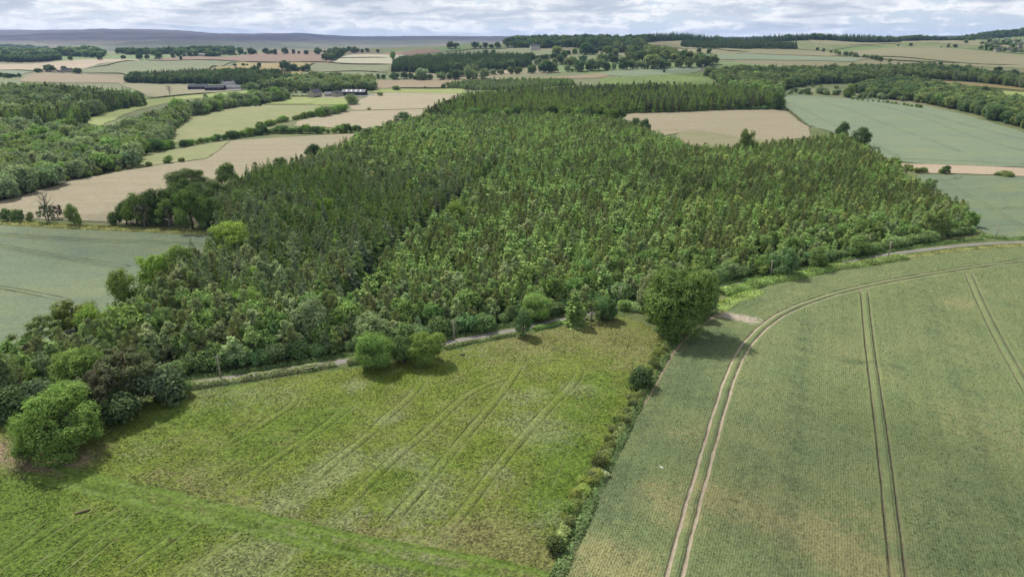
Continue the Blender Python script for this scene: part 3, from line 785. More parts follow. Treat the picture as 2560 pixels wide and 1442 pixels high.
PROTO = {
    'spruce_tree': [Proto(crown_conifer(10+i, 14, 8, slim=(.8, .95, .75, 1.0)[i], ragged=.18), trunk_mesh('trunk', i, .02, .9, 0)) for i in range(4)],
    'larch_tree': [Proto(crown_conifer(30+i, 15, 7, droop=.02, slim=.7, fill=1.15, curl=.12, ragged=.28), trunk_mesh('trunk', 9+i, .02, .9, 0)) for i in range(2)],
    'pine_tree': [Proto(crown_pine(50+i), trunk_mesh('trunk', 15+i, .03, .85, 3, M_BARKP)) for i in range(3)],
    'birch_tree': [Proto(crown_broad(60+i, 28, 1500, .031, .02, 1.1+.0001, .6, .17, 1.7), trunk_mesh('trunk', 20+i, .02, .85, 3)) for i in range(3)],
    'broadleaf_tree': [Proto(crown_broad(70+i, 30, 2000, .038, .0, 1.0, .9, .21, 1.05), trunk_mesh('trunk', 25+i, .035, .7, 5)) for i in range(4)],
}
BIG = [Proto(crown_broad(90+i, 46, 36000, .0108, -.02, 1.0, 1.3, .150, 1.0, .78), trunk_mesh('trunk', 30+i, .03, .75, 7, spread=.36)) for i in range(3)]
MID = [Proto(crown_broad(95+i, 30, 9500, .0185, -.03, 1.0, 1.2, .18, 1.0, .76), trunk_mesh('trunk', 35+i, .035, .75, 5)) for i in range(3)]
BUSH = [Proto(crown_broad(100+i, 28, 2400, .036, -.05, 1.0, .8, .24, .8, .6), trunk_mesh('trunk', 40+i, .03, .55, 4, first=.05)) for i in range(3)]
ROUND = [Proto(crown_broad(150+3*i, 44, 32000, .0115, -.03, 1.0, .5, .185, .95, .72, rmin=.5, core=4.5), trunk_mesh('trunk', 50+i, .03, .75, 7, spread=.36)) for i in range(2)]
BIGCON = Proto(crown_conifer(130, 26, 13, slim=.72, ragged=.25, droop=.05, fill=.9, curl=.05), trunk_mesh('trunk', 44, .02, .9, 0))
SCOTS = Proto(crown_broad(140, 30, 5200, .017, .3, 1.0, 1.4, .13, 1.3, .3), trunk_mesh('trunk', 45, .028, .9, 8, M_BARKP, spread=.32, first=.4))
OPEN = Proto(crown_broad(141, 26, 2000, .02, .15, 1.0, 1.6, .13, 1.2, .3), trunk_mesh('trunk', 46, .03, .9, 11, simple_mat('pale_bark', (.2, .18, .16)), spread=.42, first=.2))
def bare_mesh(seed):
    r = np.random.default_rng(seed); b = MB()
    b.tube([(0, 0, -.02), (.01, 0, .3), (0, .02, .6), (.03, 0, .8)], [.035, .025, .018, .006], 6)
    for i in range(16):
        z0 = .25+.5*i/16; a = i*2.4; L = .5*r.uniform(.5, 1)*(1-.4*i/16); ca, sa = math.cos(a), math.sin(a)
        p1 = (ca*L*.5, sa*L*.5, z0+.12); p2 = (ca*L, sa*L, z0+.26+r.random()*.08)
        b.tube([(0, 0, z0), p1, p2], [.013, .009, .003], 4)
        for q in range(3):
            a2 = a+r.normal(0, .9); b.tube([p1, (p1[0]+.16*math.cos(a2), p1[1]+.16*math.sin(a2), p1[2]+.14)], [.007, .002], 3)
    return b.mesh('trunk', simple_mat('dead_wood', (.17, .15, .13)), smooth=True)

# ------------------------------------------------------------------ single trees
class Tree:
    __slots__ = ('kind', 'x', 'y', 'w', 'h', 'tint', 'lab', 'area', 'pr', 'must', 'app', 'group', 'rot')
TREES = []
def tree(kind, x, y, w, h, tint, lab=None, area='', pr=None, must=False, group=None):
    t = Tree(); t.kind, t.x, t.y, t.w, t.h, t.tint, t.lab, t.area, t.pr, t.must, t.group = kind, x, y, w, h, tint, lab, area, pr, must, group
    t.rot = random.random()*6.28
    t.app = h/math.hypot(x, y); TREES.append(t); return t
def place(kind, bx, by, wpx, toppx, tint, lab, pr, cat_h=None, group=None):
    """base pixel, crown width in pixels, pixel row of the top"""
    x, y = G(bx, by); dp = depth_of(x, y); w = wpx*dp/F
    th = math.atan2(CAM_H, math.hypot(x, y))
    h = max(2.0, ((by-toppx)*dp/F-.18*w*math.sin(th))/math.cos(th))
    return tree(kind, x, y, w, h, tint, lab, '', pr, True, group)
def jit(c, s=.15, g=rng):
    k = 1+g.normal(0, s); return (max(.005, c[0]*k*(1+g.normal(0, s*.5))), max(.005, c[1]*k), max(.004, c[2]*k*(1+g.normal(0, s*.5))))
def spawn(t):
    z = hz_(t.x, t.y)
    e = empty(t.kind, (t.x, t.y, z-.1), t.rot)
    c = link('crown', t.pr.crown, e); c.scale = (t.w, t.w, t.h); c['tint'] = [*t.tint, 1.0]
    k = link('trunk', t.pr.trunk, e); k.scale = (t.w, t.w, t.h); k['tint'] = [1., 1., 1., 1.]
    e['label'] = t.lab; e['category'] = t.kind.replace('_tree', ' tree').replace('broadleaf', 'broadleaf').replace('_', ' ')
    if t.group: e['group'] = t.group
    return e

GREEN = dict(oak=(.070, .125, .022), dark=(.035, .066, .022), yel=(.125, .18, .02), mid=(.055, .10, .028), sage=(.095, .13, .06), brown=(.075, .068, .035), olive=(.075, .105, .025), grey=(.075, .095, .055))

# ------------------------------------------------------------------ woods
def vnoise(X, Y, s, k=0.):
    x = X/s; y = Y/s
    return (np.sin(x*1.3+1.7*np.sin(y*.9+k)+k)+np.sin(y*1.7+1.3*np.sin(x*1.1-k)+2*k)+np.sin((x+y)*.8+k*3))/3
PIXV = lambda X, Y, Z=0: (1280+F*X/(Y*CP+(CAM_H-Z)*SP), 721-F*((Z-CAM_H)*CP+Y*SP)/(Y*CP+(CAM_H-Z)*SP))
RIDE = np.array(GL([(862, 800), (905, 735), (965, 650), (1050, 590), (1130, 520), (1240, 435)]))
def scatter(poly_px, spacing, ang=0.5, jitter=.28, world=False):
    P = densify(np.array(poly_px if world else GL(poly_px), float), 12, True)
    c, s = math.cos(ang), math.sin(ang)
    Q = P@np.array([[c, s], [-s, c]])
    x0, y0 = Q.min(0); x1, y1 = Q.max(0)
    gx, gy = np.meshgrid(np.arange(x0, x1, spacing), np.arange(y0, y1, spacing*.86))
    gx = gx+(np.arange(gx.shape[0]) % 2)[:, None]*spacing*.5
    gx = gx.ravel()+rng.normal(0, spacing*jitter, gx.size); gy = gy.ravel()+rng.normal(0, spacing*jitter, gy.size)
    W = np.column_stack([gx, gy])@np.array([[c, -s], [s, c]])
    X, Y = W[:, 0], W[:, 1]
    k = inside(P, X, Y) & (Y > 30); X, Y = X[k], Y[k]
    px, py = PIXV(X, Y, H(X, Y))
    k = (px > -160) & (px < 2720) & (py < 1500); X, Y, px, py = X[k], Y[k], px[k], py[k]
    e, _, _ = dist_line(np.vstack([P, P[:1]]), X, Y)
    return X, Y, px, py, e
def pick(r, table):
    a = 0
    for v, w in table:
        a += w
        if r < a: return v
    return table[-1][0]
S_DK, S_BL, S_MD, L_BR, P_OL, P_GR, B_SG, B_YE, B_LT, O_MD = [
    ('spruce_tree', (.050, .082, .022)), ('spruce_tree', (.072, .095, .056)), ('spruce_tree', (.066, .105, .024)), ('larch_tree', (.078, .130, .034)),
    ('pine_tree', (.076, .100, .036)), ('pine_tree', (.076, .100, .046)), ('birch_tree', (.105, .135, .068)), ('birch_tree', (.125, .158, .052)), ('birch_tree', (.095, .145, .048)), ('broadleaf_tree', (.06, .105, .026))]
PLANT = [(-420, 1092), (-150, 1060), (0, 1012), (150, 985), (300, 962), (450, 932), (850, 882), (1130, 836), (1390, 782), (1600, 742), (1800, 700), (1950, 674), (2080, 640), (2250, 610), (2440, 583),
         (2405, 530), (2335, 493), (2255, 445), (2185, 390), (2115, 350), (2000, 362), (1850, 378), (1760, 385), (1700, 368), (1640, 345), (1570, 320), (1480, 303), (1350, 294), (1200, 300),
         (1080, 305), (975, 330), (915, 352), (840, 388), (740, 430), (640, 455), (570, 480), (545, 520), (540, 600), (480, 672), (405, 735), (310, 805), (200, 868), (80, 905), (0, 930), (-350, 1010)]
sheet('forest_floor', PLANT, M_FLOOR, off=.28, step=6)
X, Y, px, py, e = scatter(PLANT, 2.95, ang=-.42, jitter=.32)
_, sgn, _ = dist_line(RIDE, X, Y)
dr, _, _ = dist_line(RIDE, X, Y)
nz = vnoise(X, Y, 22); nz2 = vnoise(X, Y, 9, 2.)
row_wave = np.sin((X*math.cos(-.42)+Y*math.sin(-.42))*2*math.pi/23.)
# distance to the lane-side edge
FE = np.array(GL([(-420, 1092), (0, 1012), (450, 932), (850, 882), (1130, 836), (1390, 782), (1600, 742), (1800, 700), (1950, 674), (2080, 640), (2250, 610), (2440, 583)]))
fe, _, _ = dist_line(FE, X, Y)
LIGHT = np.exp(-(((px-1080)/230)**2+((py-375)/62)**2))  # sunlit gap between cloud shadows, put in by choosing paler trees
for i in range(len(X)):
    if dr[i] < 2.6 and 440 < py[i] < 790: continue
    r = rng.random(); q = nz[i]; x = px[i]
    left = sgn[i] < 0 and x < 1260
    if fe[i] < 26+8*q:
        if x < 1250: tb = [(B_SG, .26), (P_GR, .22), (B_LT, .12), (O_MD, .14), (P_OL, .14), (S_MD, .12)]
        else: tb = [(B_SG, .2), (B_YE, .12), (L_BR, .2), (O_MD, .14), (P_OL, .2), (S_DK, .14)]
    elif left:
        if x < 560 and py[i] > 600: tb = [(P_GR, .35), (B_SG, .16), (S_BL, .24), (P_OL, .12), (S_DK, .13)]
        elif q > .1: tb = [(S_DK, .62), (S_MD, .2), (P_GR, .08), (S_BL, .1)]
        else: tb = [(S_BL, .42), (S_DK, .22), (P_GR, .2), (S_MD, .1), (B_SG, .06)]
    elif x < 1680:
        if q+.5*row_wave[i] > .0: tb = [(L_BR, .42), (S_MD, .3), (P_OL, .16), (B_LT, .12)]
        else: tb = [(P_OL, .34), (P_GR, .2), (L_BR, .2), (B_SG, .12), (S_DK, .14)]
    else:
        if q+.4*row_wave[i] > .1: tb = [(L_BR, .3), (P_OL, .24), (B_YE, .14), (S_MD, .32)]
        else: tb = [(P_OL, .44), (P_GR, .14), (B_YE, .12), (L_BR, .12), (S_DK, .18)]
    lt = LIGHT[i]
    if rng.random() < lt*.8: kd, tn = pick(rng.random(), [(L_BR, .4), (B_LT, .3), (B_YE, .3)])
    else: kd, tn = pick(r, tb)
    hgt = 8.9 if left else 7.1
    if x > 1700: hgt = 6.4
    hgt *= 1+.12*nz2[i]+rng.normal(0, .17)
    if rng.random() < .05: continue
    if e[i] < 5: hgt *= .85
    w = dict(spruce_tree=.58, larch_tree=.60, pine_tree=.68, birch_tree=.68, broadleaf_tree=.8)[kd]*hgt*rng.uniform(.85, 1.15)
    tree(kd, X[i], Y[i], w, hgt, jit(tn, .14), area='plant')

def wood(poly, spacing, hgt, table, area, ang=.3, jitter=.35, hv=.15, wk=1.0, floor=True, patch=60, world=False):
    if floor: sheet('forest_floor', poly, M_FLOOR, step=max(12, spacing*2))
    X, Y, px, py, e = scatter(poly, spacing, ang, jitter, world)
    q = vnoise(X, Y, patch, 1.3)
    n = len(table)
    for i in range(len(X)):
        r = np.clip(rng.random()*.55+(q[i]*.5+.5)*.45, 0, .999)
        kd, tn = pick(r, table)
        h = hgt*(1+rng.normal(0, hv))
        w = dict(spruce_tree=.5, larch_tree=.5, pine_tree=.7, birch_tree=.75, broadleaf_tree=1.0)[kd]*h*rng.uniform(.85, 1.15)*wk
        tree(kd, X[i], Y[i], w, h, jit(tn, .13), area=area)
D_SP = ('spruce_tree', (.034, .058, .028)); D_PI = ('pine_tree', (.05, .062, .032)); O_DK = ('broadleaf_tree', (.038, .066, .026)); O_OL = ('broadleaf_tree', (.065, .09, .030))
O_SG = ('broadleaf_tree', (.085, .115, .06)); O_GR = ('broadleaf_tree', (.07, .12, .03)); W_SG = ('birch_tree', (.10, .13, .075))
wood([(1050, 312), (1110, 280), (1180, 258), (1300, 243), (1450, 236), (1650, 232), (1850, 240), (1950, 252), (1955, 272), (1800, 276), (1570, 284), (1480, 303), (1300, 296), (1150, 302)], 4.2, 13,
     [(D_SP, .15), (D_PI, .2), (S_MD, .4), (P_OL, .25)], 'second')
wood([(1112, 219), (1150, 210), (1280, 205), (1425, 206), (1440, 214), (1300, 224), (1180, 226)], 4.5, 7, [(W_SG, .4), (B_LT, .3), (S_MD, .3)], 'young')
wood([(-400, 240), (0, 235), (100, 235), (250, 244), (345, 256), (368, 264), (300, 274), (240, 290), (195, 318), (120, 325), (0, 322), (-400, 340)], 5, 13, [(D_SP, .3), (D_PI, .15), (S_MD, .3), (O_SG, .1), (O_OL, .15)], 'leftcon')
wood([(-500, 340), (0, 325), (120, 330), (195, 334), (250, 350), (320, 335), (345, 312), (420, 290), (500, 272), (600, 256), (700, 244), (722, 250), (650, 261), (560, 275), (474, 297), (434, 327),
      (428, 352), (400, 372), (350, 383), (338, 415), (200, 447), (50, 492), (0, 504), (-500, 620)], 6.5, 10.5, [(O_DK, .2), (O_SG, .24), (W_SG, .2), (O_GR, .12), (O_OL, .12), (D_SP, .12)], 'leftmix', hv=.22)
wood([(318, 207), (470, 209), (600, 213), (700, 216), (735, 206), (700, 194), (560, 190), (440, 192), (330, 197)], 5.5, 13, [(O_DK, .35), (D_PI, .15), (D_SP, .5)], 'midcon')
wood([(610, 234), (700, 225), (740, 227), (880, 228), (935, 226), (930, 208), (850, 203), (740, 205), (700, 218)], 7, 13, [(O_DK, .3), (O_SG, .2), (O_OL, .25), (D_SP, .25)], 'farmwood')
wood([(980, 180), (1100, 184), (1200, 180), (1300, 172), (1332, 165), (1310, 152), (1180, 150), (1000, 156)], 6, 15, [(D_SP, .8), (O_DK, .2)], 'blockcon')
wood([(1762, 186), (1850, 180), (2000, 183), (2100, 184), (2200, 178), (2300, 172), (2450, 188), (2600, 205), (2800, 240), (2800, 262), (2560, 222), (2440, 206), (2270, 196), (2180, 205), (2050, 212), (1950, 228), (1850, 218), (1800, 205)],
     7, 12.5, [(O_DK, .25), (D_SP, .2), (O_OL, .25), (W_SG, .12), (D_PI, .18)], 'rightmix')
wood([(1790, 200), (1900, 200), (1960, 222), (1955, 244), (1860, 230), (1800, 216)], 6, 10, [(O_OL, .4), (D_SP, .3), (O_GR, .3)], 'rightmix')
wood([(2130, 232), (2200, 212), (2280, 206), (2340, 222), (2420, 240), (2560, 268), (2900, 330), (2900, 425), (2560, 322), (2480, 300), (2400, 277), (2300, 256), (2200, 246)], 7.5, 12, [(O_DK, .5), (O_OL, .4), (O_GR, .1)], 'rightbelt')
wood([(1955, 236), (2000, 230), (2130, 240), (2250, 249), (2300, 258), (2200, 249), (2050, 240)], 9, 7, [(O_DK, .3), (O_SG, .4), (D_SP, .3)], 'rightbelt', floor=False)
wood([(1270, 122), (1300, 112), (1420, 108), (1600, 110), (1620, 124), (1580, 133), (1480, 126), (1380, 120)], 14, 15, [(O_DK, .7), (O_OL, .3)], 'skyline', hv=.25)
wood([(1700, 117), (1720, 111), (1850, 109), (1990, 113), (1992, 124), (1850, 124), (1760, 122)], 9, 13, [(D_SP, 1.0)], 'skyline')
def strip(u0, u1, y0, y1): return [(u0*y0, y0), (u1*y0, y0), (u1*y1, y1), (u0*y1, y1)]
wood(strip(-.01, .185, 2120, 2290), 12, 17, [(O_DK, .7), (O_OL, .3)], 'skyline', hv=.25, floor=False, world=True)
wood(strip(.165, .50, 2215, 2300), 9, 20, [(D_SP, .75), (O_DK, .25)], 'skyline', hv=.12, floor=False, world=True)
wood(strip(.50, .535, 2200, 2290), 10, 17, [(O_DK, .6), (D_SP, .4)], 'skyline', floor=False, world=True)
wood(strip(.535, .635, 2380, 2450), 11, 15, [(O_DK, .6), (D_PI, .4)], 'skyline', hv=.2, floor=False, world=True)
wood(strip(.60, .66, 2700, 2760), 12, 12, [(O_DK, .6), (D_PI, .4)], 'skyline', hv=.2, floor=False, world=True)
wood([(2020+270*math.cos(a_), 2930+240*math.sin(a_)) for a_ in np.linspace(0, 6.28, 16)[:-1]], 12, 17, [(O_DK, .5), (D_SP, .5)], 'skyline', floor=False, world=True)
wood([(-200, 160), (0, 155), (150, 151), (148, 147), (0, 149), (-200, 152)], 10, 14, [(O_DK, 1)], 'farleft', floor=False)
wood([(-300, 148), (0, 143), (250, 145), (265, 138), (180, 126), (60, 120), (0, 118), (-300, 118)], 22, 15, [(O_DK, .6), (O_SG, .4)], 'valley', floor=False, hv=.25, wk=1.3)
wood([(290, 135), (330, 128), (470, 128), (560, 130), (620, 134), (560, 139), (400, 140)], 24, 14, [(O_DK, .7), (O_SG, .3)], 'valley', floor=False, hv=.25, wk=1.3)
wood([(780, 128), (900, 127), (960, 131), (870, 133)], 26, 12, [(O_DK, 1)], 'valley', floor=False, wk=1.2)

wood([(2440, 118), (2480, 104), (2600, 104), (2640, 130), (2560, 134), (2480, 130)], 24, 7.5, [(O_DK, .6), (O_SG, .4)], 'hedge_far', floor=False, hv=.3)
def row_of(line_px, spacing, h, tints, area, hv=.3, kinds=('broadleaf_tree',), wk=1.05, gap=0.0, lab=None, group=None, pr=None, must=False, side=.0):
    P = densify(smooth_line(GL(line_px), 1), spacing, False)
    for a in P:
        if rng.random() < gap: continue
        hh = h*1.15*(1+rng.normal(0, hv)); kd = kinds[int(rng.random()*len(kinds))]
        tree(kd, a[0]+rng.normal(0, spacing*.33+side), a[1]+rng.normal(0, spacing*.2+side), hh*wk*rng.uniform(.8, 1.35), hh, jit(tints[int(rng.random()*len(tints))], .12), lab, area, pr, must, group)
OD, OO, OS, OG = O_DK[1], O_OL[1], O_SG[1], O_GR[1]
for ln, sp, h, tt, ar, gap in [
    ([(1125, 194), (1280, 186), (1500, 178), (1640, 170), (1760, 168)], 11, 12, (OD, OO, OS), 'hedge_mid', .08),
    ([(1210, 198), (1100, 200), (980, 196), (950, 198)], 12, 11, (OD, OS), 'hedge_mid', .1),
    ([(1420, 168), (1560, 155), (1680, 153), (1780, 160)], 13, 14, (OD, OO), 'hedge_mid', .05),
    ([(1340, 163), (1440, 158), (1540, 152)], 14, 12, (OD, OO, OS), 'hedge_mid', .15),
    ([(1180, 137), (1280, 133)], 24, 9, (OD,), 'hedge_far', .3),
    ([(1290, 152), (1340, 150), (1405, 147)], 12, 13, (OD,), 'hedge_far', .0),
    ([(1380, 139), (1480, 136), (1570, 144), (1650, 140), (1700, 146)], 15, 14, (OD, OO), 'hedge_far', .1),
    ([(1600, 128), (1650, 136), (1700, 150), (1770, 165)], 13, 13, (OD, OO), 'hedge_far', .05),
    ([(1750, 136), (1775, 135)], 14, 12, (OD,), 'hedge_far', 0),
    ([(1130, 122), (1200, 121), (1260, 117), (1300, 115)], 22, 13, (OD,), 'hedge_far', .1),
    ([(160, 151), (240, 152), (350, 149)], 26, 12, (OD,), 'hedge_far', .35),
    ([(350, 149), (450, 144), (560, 139), (640, 136)], 18, 11, (OD,), 'hedge_far', .25),
    ([(655, 136), (700, 136), (780, 136), (850, 138)], 17, 12, (OD,), 'hedge_far', .2),
    ([(820, 152), (850, 140)], 10, 11, (OD,), 'hedge_far', 0),
    ([(710, 178), (770, 178)], 9, 10, (OD,), 'hedge_far', 0),
    ([(2045, 128), (2110, 138), (2180, 150), (2240, 158)], 16, 7, (OD, OO), 'hedge_far', .1),
    ([(2300, 160), (2420, 178), (2480, 182), (2600, 190)], 25, 7, (OD, OS), 'hedge_far', .4),
    ([(2250, 116), (2330, 117), (2450, 122), (2560, 128)], 26, 8, (OD, OO), 'hedge_far', .3),
    ([(2400, 108), (2480, 112), (2560, 118), (2640, 122)], 20, 8, (OD, OS), 'hedge_far', .3),
    ([(590, 166), (700, 182)], 40, 6, (OD,), 'hedge_far', .3),
    ([(660, 240), (735, 232), (860, 228)], 7, 9, (OS, OO, OD), 'farm_trees', .05),
    ([(5, 193), (50, 194)], 8, 6, (OD,), 'hedge_far', 0),
]:
    row_of(ln, sp, h, tt, ar, gap=gap)

# ------------------------------------------------------------------ trees one can point at
g = GREEN
def pl(kind, pr, bx, by, w, top, tint, lab, group=None):
    return place(kind, bx, by, w, top, tuple(c*(.76 if w > 40 else .9) for c in tint), lab, pr, group=group)
BR = 'broadleaf_tree'
pl(BR, BIG[0], 165, 1120, 218, 948, (.070, .126, .020), 'big spreading oak standing alone in front at the lower left corner of the meadow')
pl(BR, BIG[1], 225, 985, 170, 858, (.078, .130, .022), 'oak with yellowish top behind the lone oak at lower left')
pl('pine_tree', SCOTS, 330, 1005, 150, 855, (.055, .070, .034), 'tall dark pine with bare red trunk at the left end of the lane')
pl('pine_tree', SCOTS, 262, 1040, 120, 905, (.050, .056, .034), 'shorter dark brownish pine right behind the lone oak')
pl(BR, BUSH[0], 395, 1005, 130, 905, (.055, .080, .045), 'grey green bushy tree right of the dark pine at the lane end')
pl(BR, BUSH[1], 455, 990, 60, 945, (.06, .105, .03), 'small round bush between the dark pine and the lane hedge')
pl(BR, BUSH[2], 300, 1050, 120, 965, (.045, .07, .028), 'dark low bush under the pines right of the lone oak')
pl(BR, MID[0], 125, 965, 70, 870, (.13, .175, .085), 'pale silvery green tree behind the lone oak')
pl(BR, MID[1], 40, 975, 110, 880, (.08, .125, .03), 'olive green tree at the left edge above the lane')
pl(BR, BUSH[0], 25, 1040, 110, 960, (.045, .075, .03), 'dark green bush at the left edge by the lane')
pl(BR, BUSH[1], 95, 1015, 100, 940, (.05, .08, .04), 'dark shrubby tree behind the left of the lone oak')
pl(BR, OPEN, 108, 880, 110, 776, (.075, .11, .035), 'open crowned tree with dark stem at the left edge of the plantation')
pl(BR, MID[2], 195, 832, 110, 738, (.075, .10, .025), 'olive brown oak at the corner of the left crop field')
pl(BR, MID[0], 240, 850, 95, 755, (.10, .165, .018), 'fresh green oak at the corner of the left crop field')
pl(BR, BIG[2], 622, 800, 92, 708, (.098, .175, .028), 'bright green oak inside the left part of the plantation, the nearer of two')
pl(BR, MID[1], 648, 738, 66, 664, (.105, .18, .022), 'bright green oak inside the left part of the plantation, the farther of two')
pl(BR, BIG[0], 588, 645, 118, 546, (.125, .185, .022), 'large yellow topped oak at the inner corner of the left crop field')
pl(BR, MID[2], 388, 715, 76, 624, (.105, .18, .016), 'vivid green oak on the left plantation edge beside the crop field')
pl(BR, MID[0], 452, 702, 90, 605, (.085, .135, .026), 'mid green oak on the left plantation edge behind the vivid green one')
pl(BR, MID[1], 318, 770, 78, 668, (.085, .125, .022), 'oak on the left plantation edge, nearest to the tramlines of the crop')
pl(BR, MID[2], 390, 765, 75, 690, (.06, .10, .022), 'darker oak inside the left plantation edge')
pl(BR, BIG[1], 482, 572, 92, 468, (.062, .112, .024), 'tallest dense oak in the row between stubble and crop on the left')
pl(BR, MID[0], 345, 563, 72, 478, (.072, .115, .022), 'leaning oak at the left end of the dense oak group')
pl(BR, OPEN, 362, 566, 42, 500, (.11, .11, .07), 'half dead tree with pale trunk before the dense oak group')
pl(BR, MID[1], 402, 560, 70, 470, (.040, .066, .022), 'dark oak in the middle of the dense oak group')
pl(BR, OPEN, 424, 566, 60, 488, (.085, .14, .03), 'open crowned young oak with white trunk before the dense oak group')
pl(BR, BUSH[0], 290, 562, 34, 527, (.045, .075, .025), 'small dark bush at the left foot of the dense oak group')
for k_, (bx_, by_, w_, t_) in enumerate([(440, 553, 84, 462), (382, 553, 74, 478), (520, 562, 74, 486), (318, 560, 52, 498), (505, 530, 80, 455), (455, 500, 70, 440), (540, 510, 70, 445)]):
    pl(BR, MID[k_ % 3], bx_, by_, w_, t_, jit((.05, .085, .024), .15), 'dark oak filling the dense oak group between stubble and left crop', 'dark oaks of the dense group at the left')
pl(BR, BIG[2], 472, 480, 100, 414, (.055, .082, .028), 'wide dark oak against the stubble field above the oak group')
pl(BR, MID[0], 572, 470, 66, 404, (.055, .095, .026), 'dark oak on the plantation edge right of the wide dark oak')
pl(BR, MID[2], 655, 520, 80, 462, (.05, .09, .024), 'dark round oak inside the upper left of the plantation')
pl(BR, MID[1], 610, 540, 74, 470, (.075, .125, .03), 'mid green oak next to the dark round one in the upper left')
pl(BR, MID[0], 545, 540, 60, 490, (.07, .11, .045), 'greyish oak inside the plantation by the dense oak group')
pl(BR, MID[1], 660, 560, 60, 505, (.08, .13, .04), 'light green tree inside the plantation above the yellow topped oak')
pl(BR, MID[2], 815, 552, 52, 488, (.095, .16, .016), 'yellowish green oak alone among dark spruces')
pl(BR, MID[0], 1142, 560, 56, 500, (.105, .165, .016), 'yellow green oak beside the gap in the middle of the plantation')
pl(BR, MID[1], 1030, 500, 44, 450, (.085, .14, .02), 'round oak above the gap in the middle of the plantation')
for (bx, by, w, top, ti) in [(803, 455, 36, 417, 'yel'), (972, 398, 28, 365, 'yel'), (1040, 438, 42, 400, 'yel'), (1112, 410, 24, 386, 'yel'), (1195, 450, 30, 424, 'yel'), (670, 480, 44, 436, 'mid')]:
    pl(BR, MID[int(bx) % 3], bx, by, w, top, g[ti], 'small rounded broadleaf tree scattered in the pale upper part of the plantation', 'scattered broadleaf trees in the upper plantation')
for k, (bx, by, w, top) in enumerate([(785, 395, 50, 358), (700, 425, 40, 392), (940, 345, 40, 312), (975, 335, 34, 300), (1010, 315, 50, 280), (1075, 305, 46, 282), (830, 400, 46, 362), (920, 360, 40, 322)]):
    pl(BR, MID[k % 3], bx, by, w, top, jit(g['dark'], .15), 'dark oak along the upper left edge of the plantation beside the stubble', 'dark oaks along the upper left plantation edge')
for k in range(16):
    bx = 1120+k*29+rng.normal(0, 6); by = 302-10*math.sin(k/16*3.1)+rng.normal(0, 3)
    pl(BR, MID[k % 3], bx, by+6, 44, by-28, jit(g['oak'] if k % 3 else g['dark'], .15), 'rounded oak in the belt between the two plantations', 'oaks in the belt between the two plantations')
pl(BR, MID[0], 1612, 330, 34, 296, g['dark'], 'dark tree standing up against the middle stubble field, the taller one')
pl(BR, MID[1], 1588, 326, 30, 294, g['dark'], 'dark tree standing up against the middle stubble field, the shorter left one')
pl(BR, MID[2], 1865, 385, 42, 318, g['olive'], 'wispy tree with light crown below the middle stubble field')
pl(BR, MID[1], 2150, 368, 52, 318, g['dark'], 'dark round oak at the upper right corner of the plantation')
pl(BR, MID[0], 2105, 345, 40, 303, g['dark'], 'dark oak left of the one at the upper right plantation corner')
pl(BR, MID[2], 1945, 275, 34, 228, g['dark'], 'dark tree at the right end of the second plantation')
pl(BR, MID[0], 2122, 245, 34, 209, g['olive'], 'single olive tree at the top edge of the far right crop field')
pl(BR, MID[1], 2235, 425, 36, 392, g['oak'], 'bushy tree at the right plantation edge by the pale margin')
pl(BR, MID[2], 2325, 475, 30, 444, g['dark'], 'dark small tree on the right plantation edge by the crop')
# right end front
pl(BR, ROUND[0], 1690, 834, 192, 640, (.058, .100, .020), 'huge dark oak where meadow, crop and lane meet')
pl(BR, MID[0], 1628, 790, 90, 668, (.105, .13, .065), 'pale willow like tree on the left shoulder of the huge dark oak')
pl(BR, MID[1], 1762, 780, 70, 692, (.085, .14, .06), 'pale green tree on the right shoulder of the huge dark oak')
pl(BR, MID[2], 1745, 800, 66, 735, (.06, .10, .035), 'low leafy tree at the right foot of the huge dark oak')
pl(BR, ROUND[1], 940, 919, 106, 824, (.075, .140, .026), 'bright round tree on the lane side of the meadow, left of the pair')
pl(BR, ROUND[0], 1066, 904, 104, 814, (.080, .125, .020), 'round tree with yellowish top on the meadow edge, right of the pair')
pl(BR, MID[1], 1010, 906, 76, 830, (.055, .098, .030), 'darker round bush squeezed between the bright pair of meadow edge trees')
pl(BR, ROUND[1], 1342, 798, 84, 728, (.088, .155, .032), 'bright green round tree on the lane above the small dark green one')
pl(BR, MID[0], 1308, 840, 56, 766, (.055, .105, .042), 'dark green upright tree standing alone at the top of the meadow')
pl('larch_tree', BIGCON, 1437, 812, 66, 722, (.10, .16, .040), 'cone shaped light green conifer at the top of the meadow')
pl(BR, OPEN, 1478, 802, 52, 742, (.085, .13, .035), 'slim open tree between the conifer and the round bush')
pl(BR, ROUND[0], 1514, 799, 66, 730, (.055, .11, .038), 'round dense green tree right of the cone shaped conifer')
pl(BR, BUSH[0], 1604, 968, 70, 914, (.032, .06, .022), 'very dark round hawthorn standing on the hedge between meadow and crop')
pl(BR, BUSH[1], 1562, 775, 40, 748, (.07, .12, .03), 'small bush between lane and huge oak')
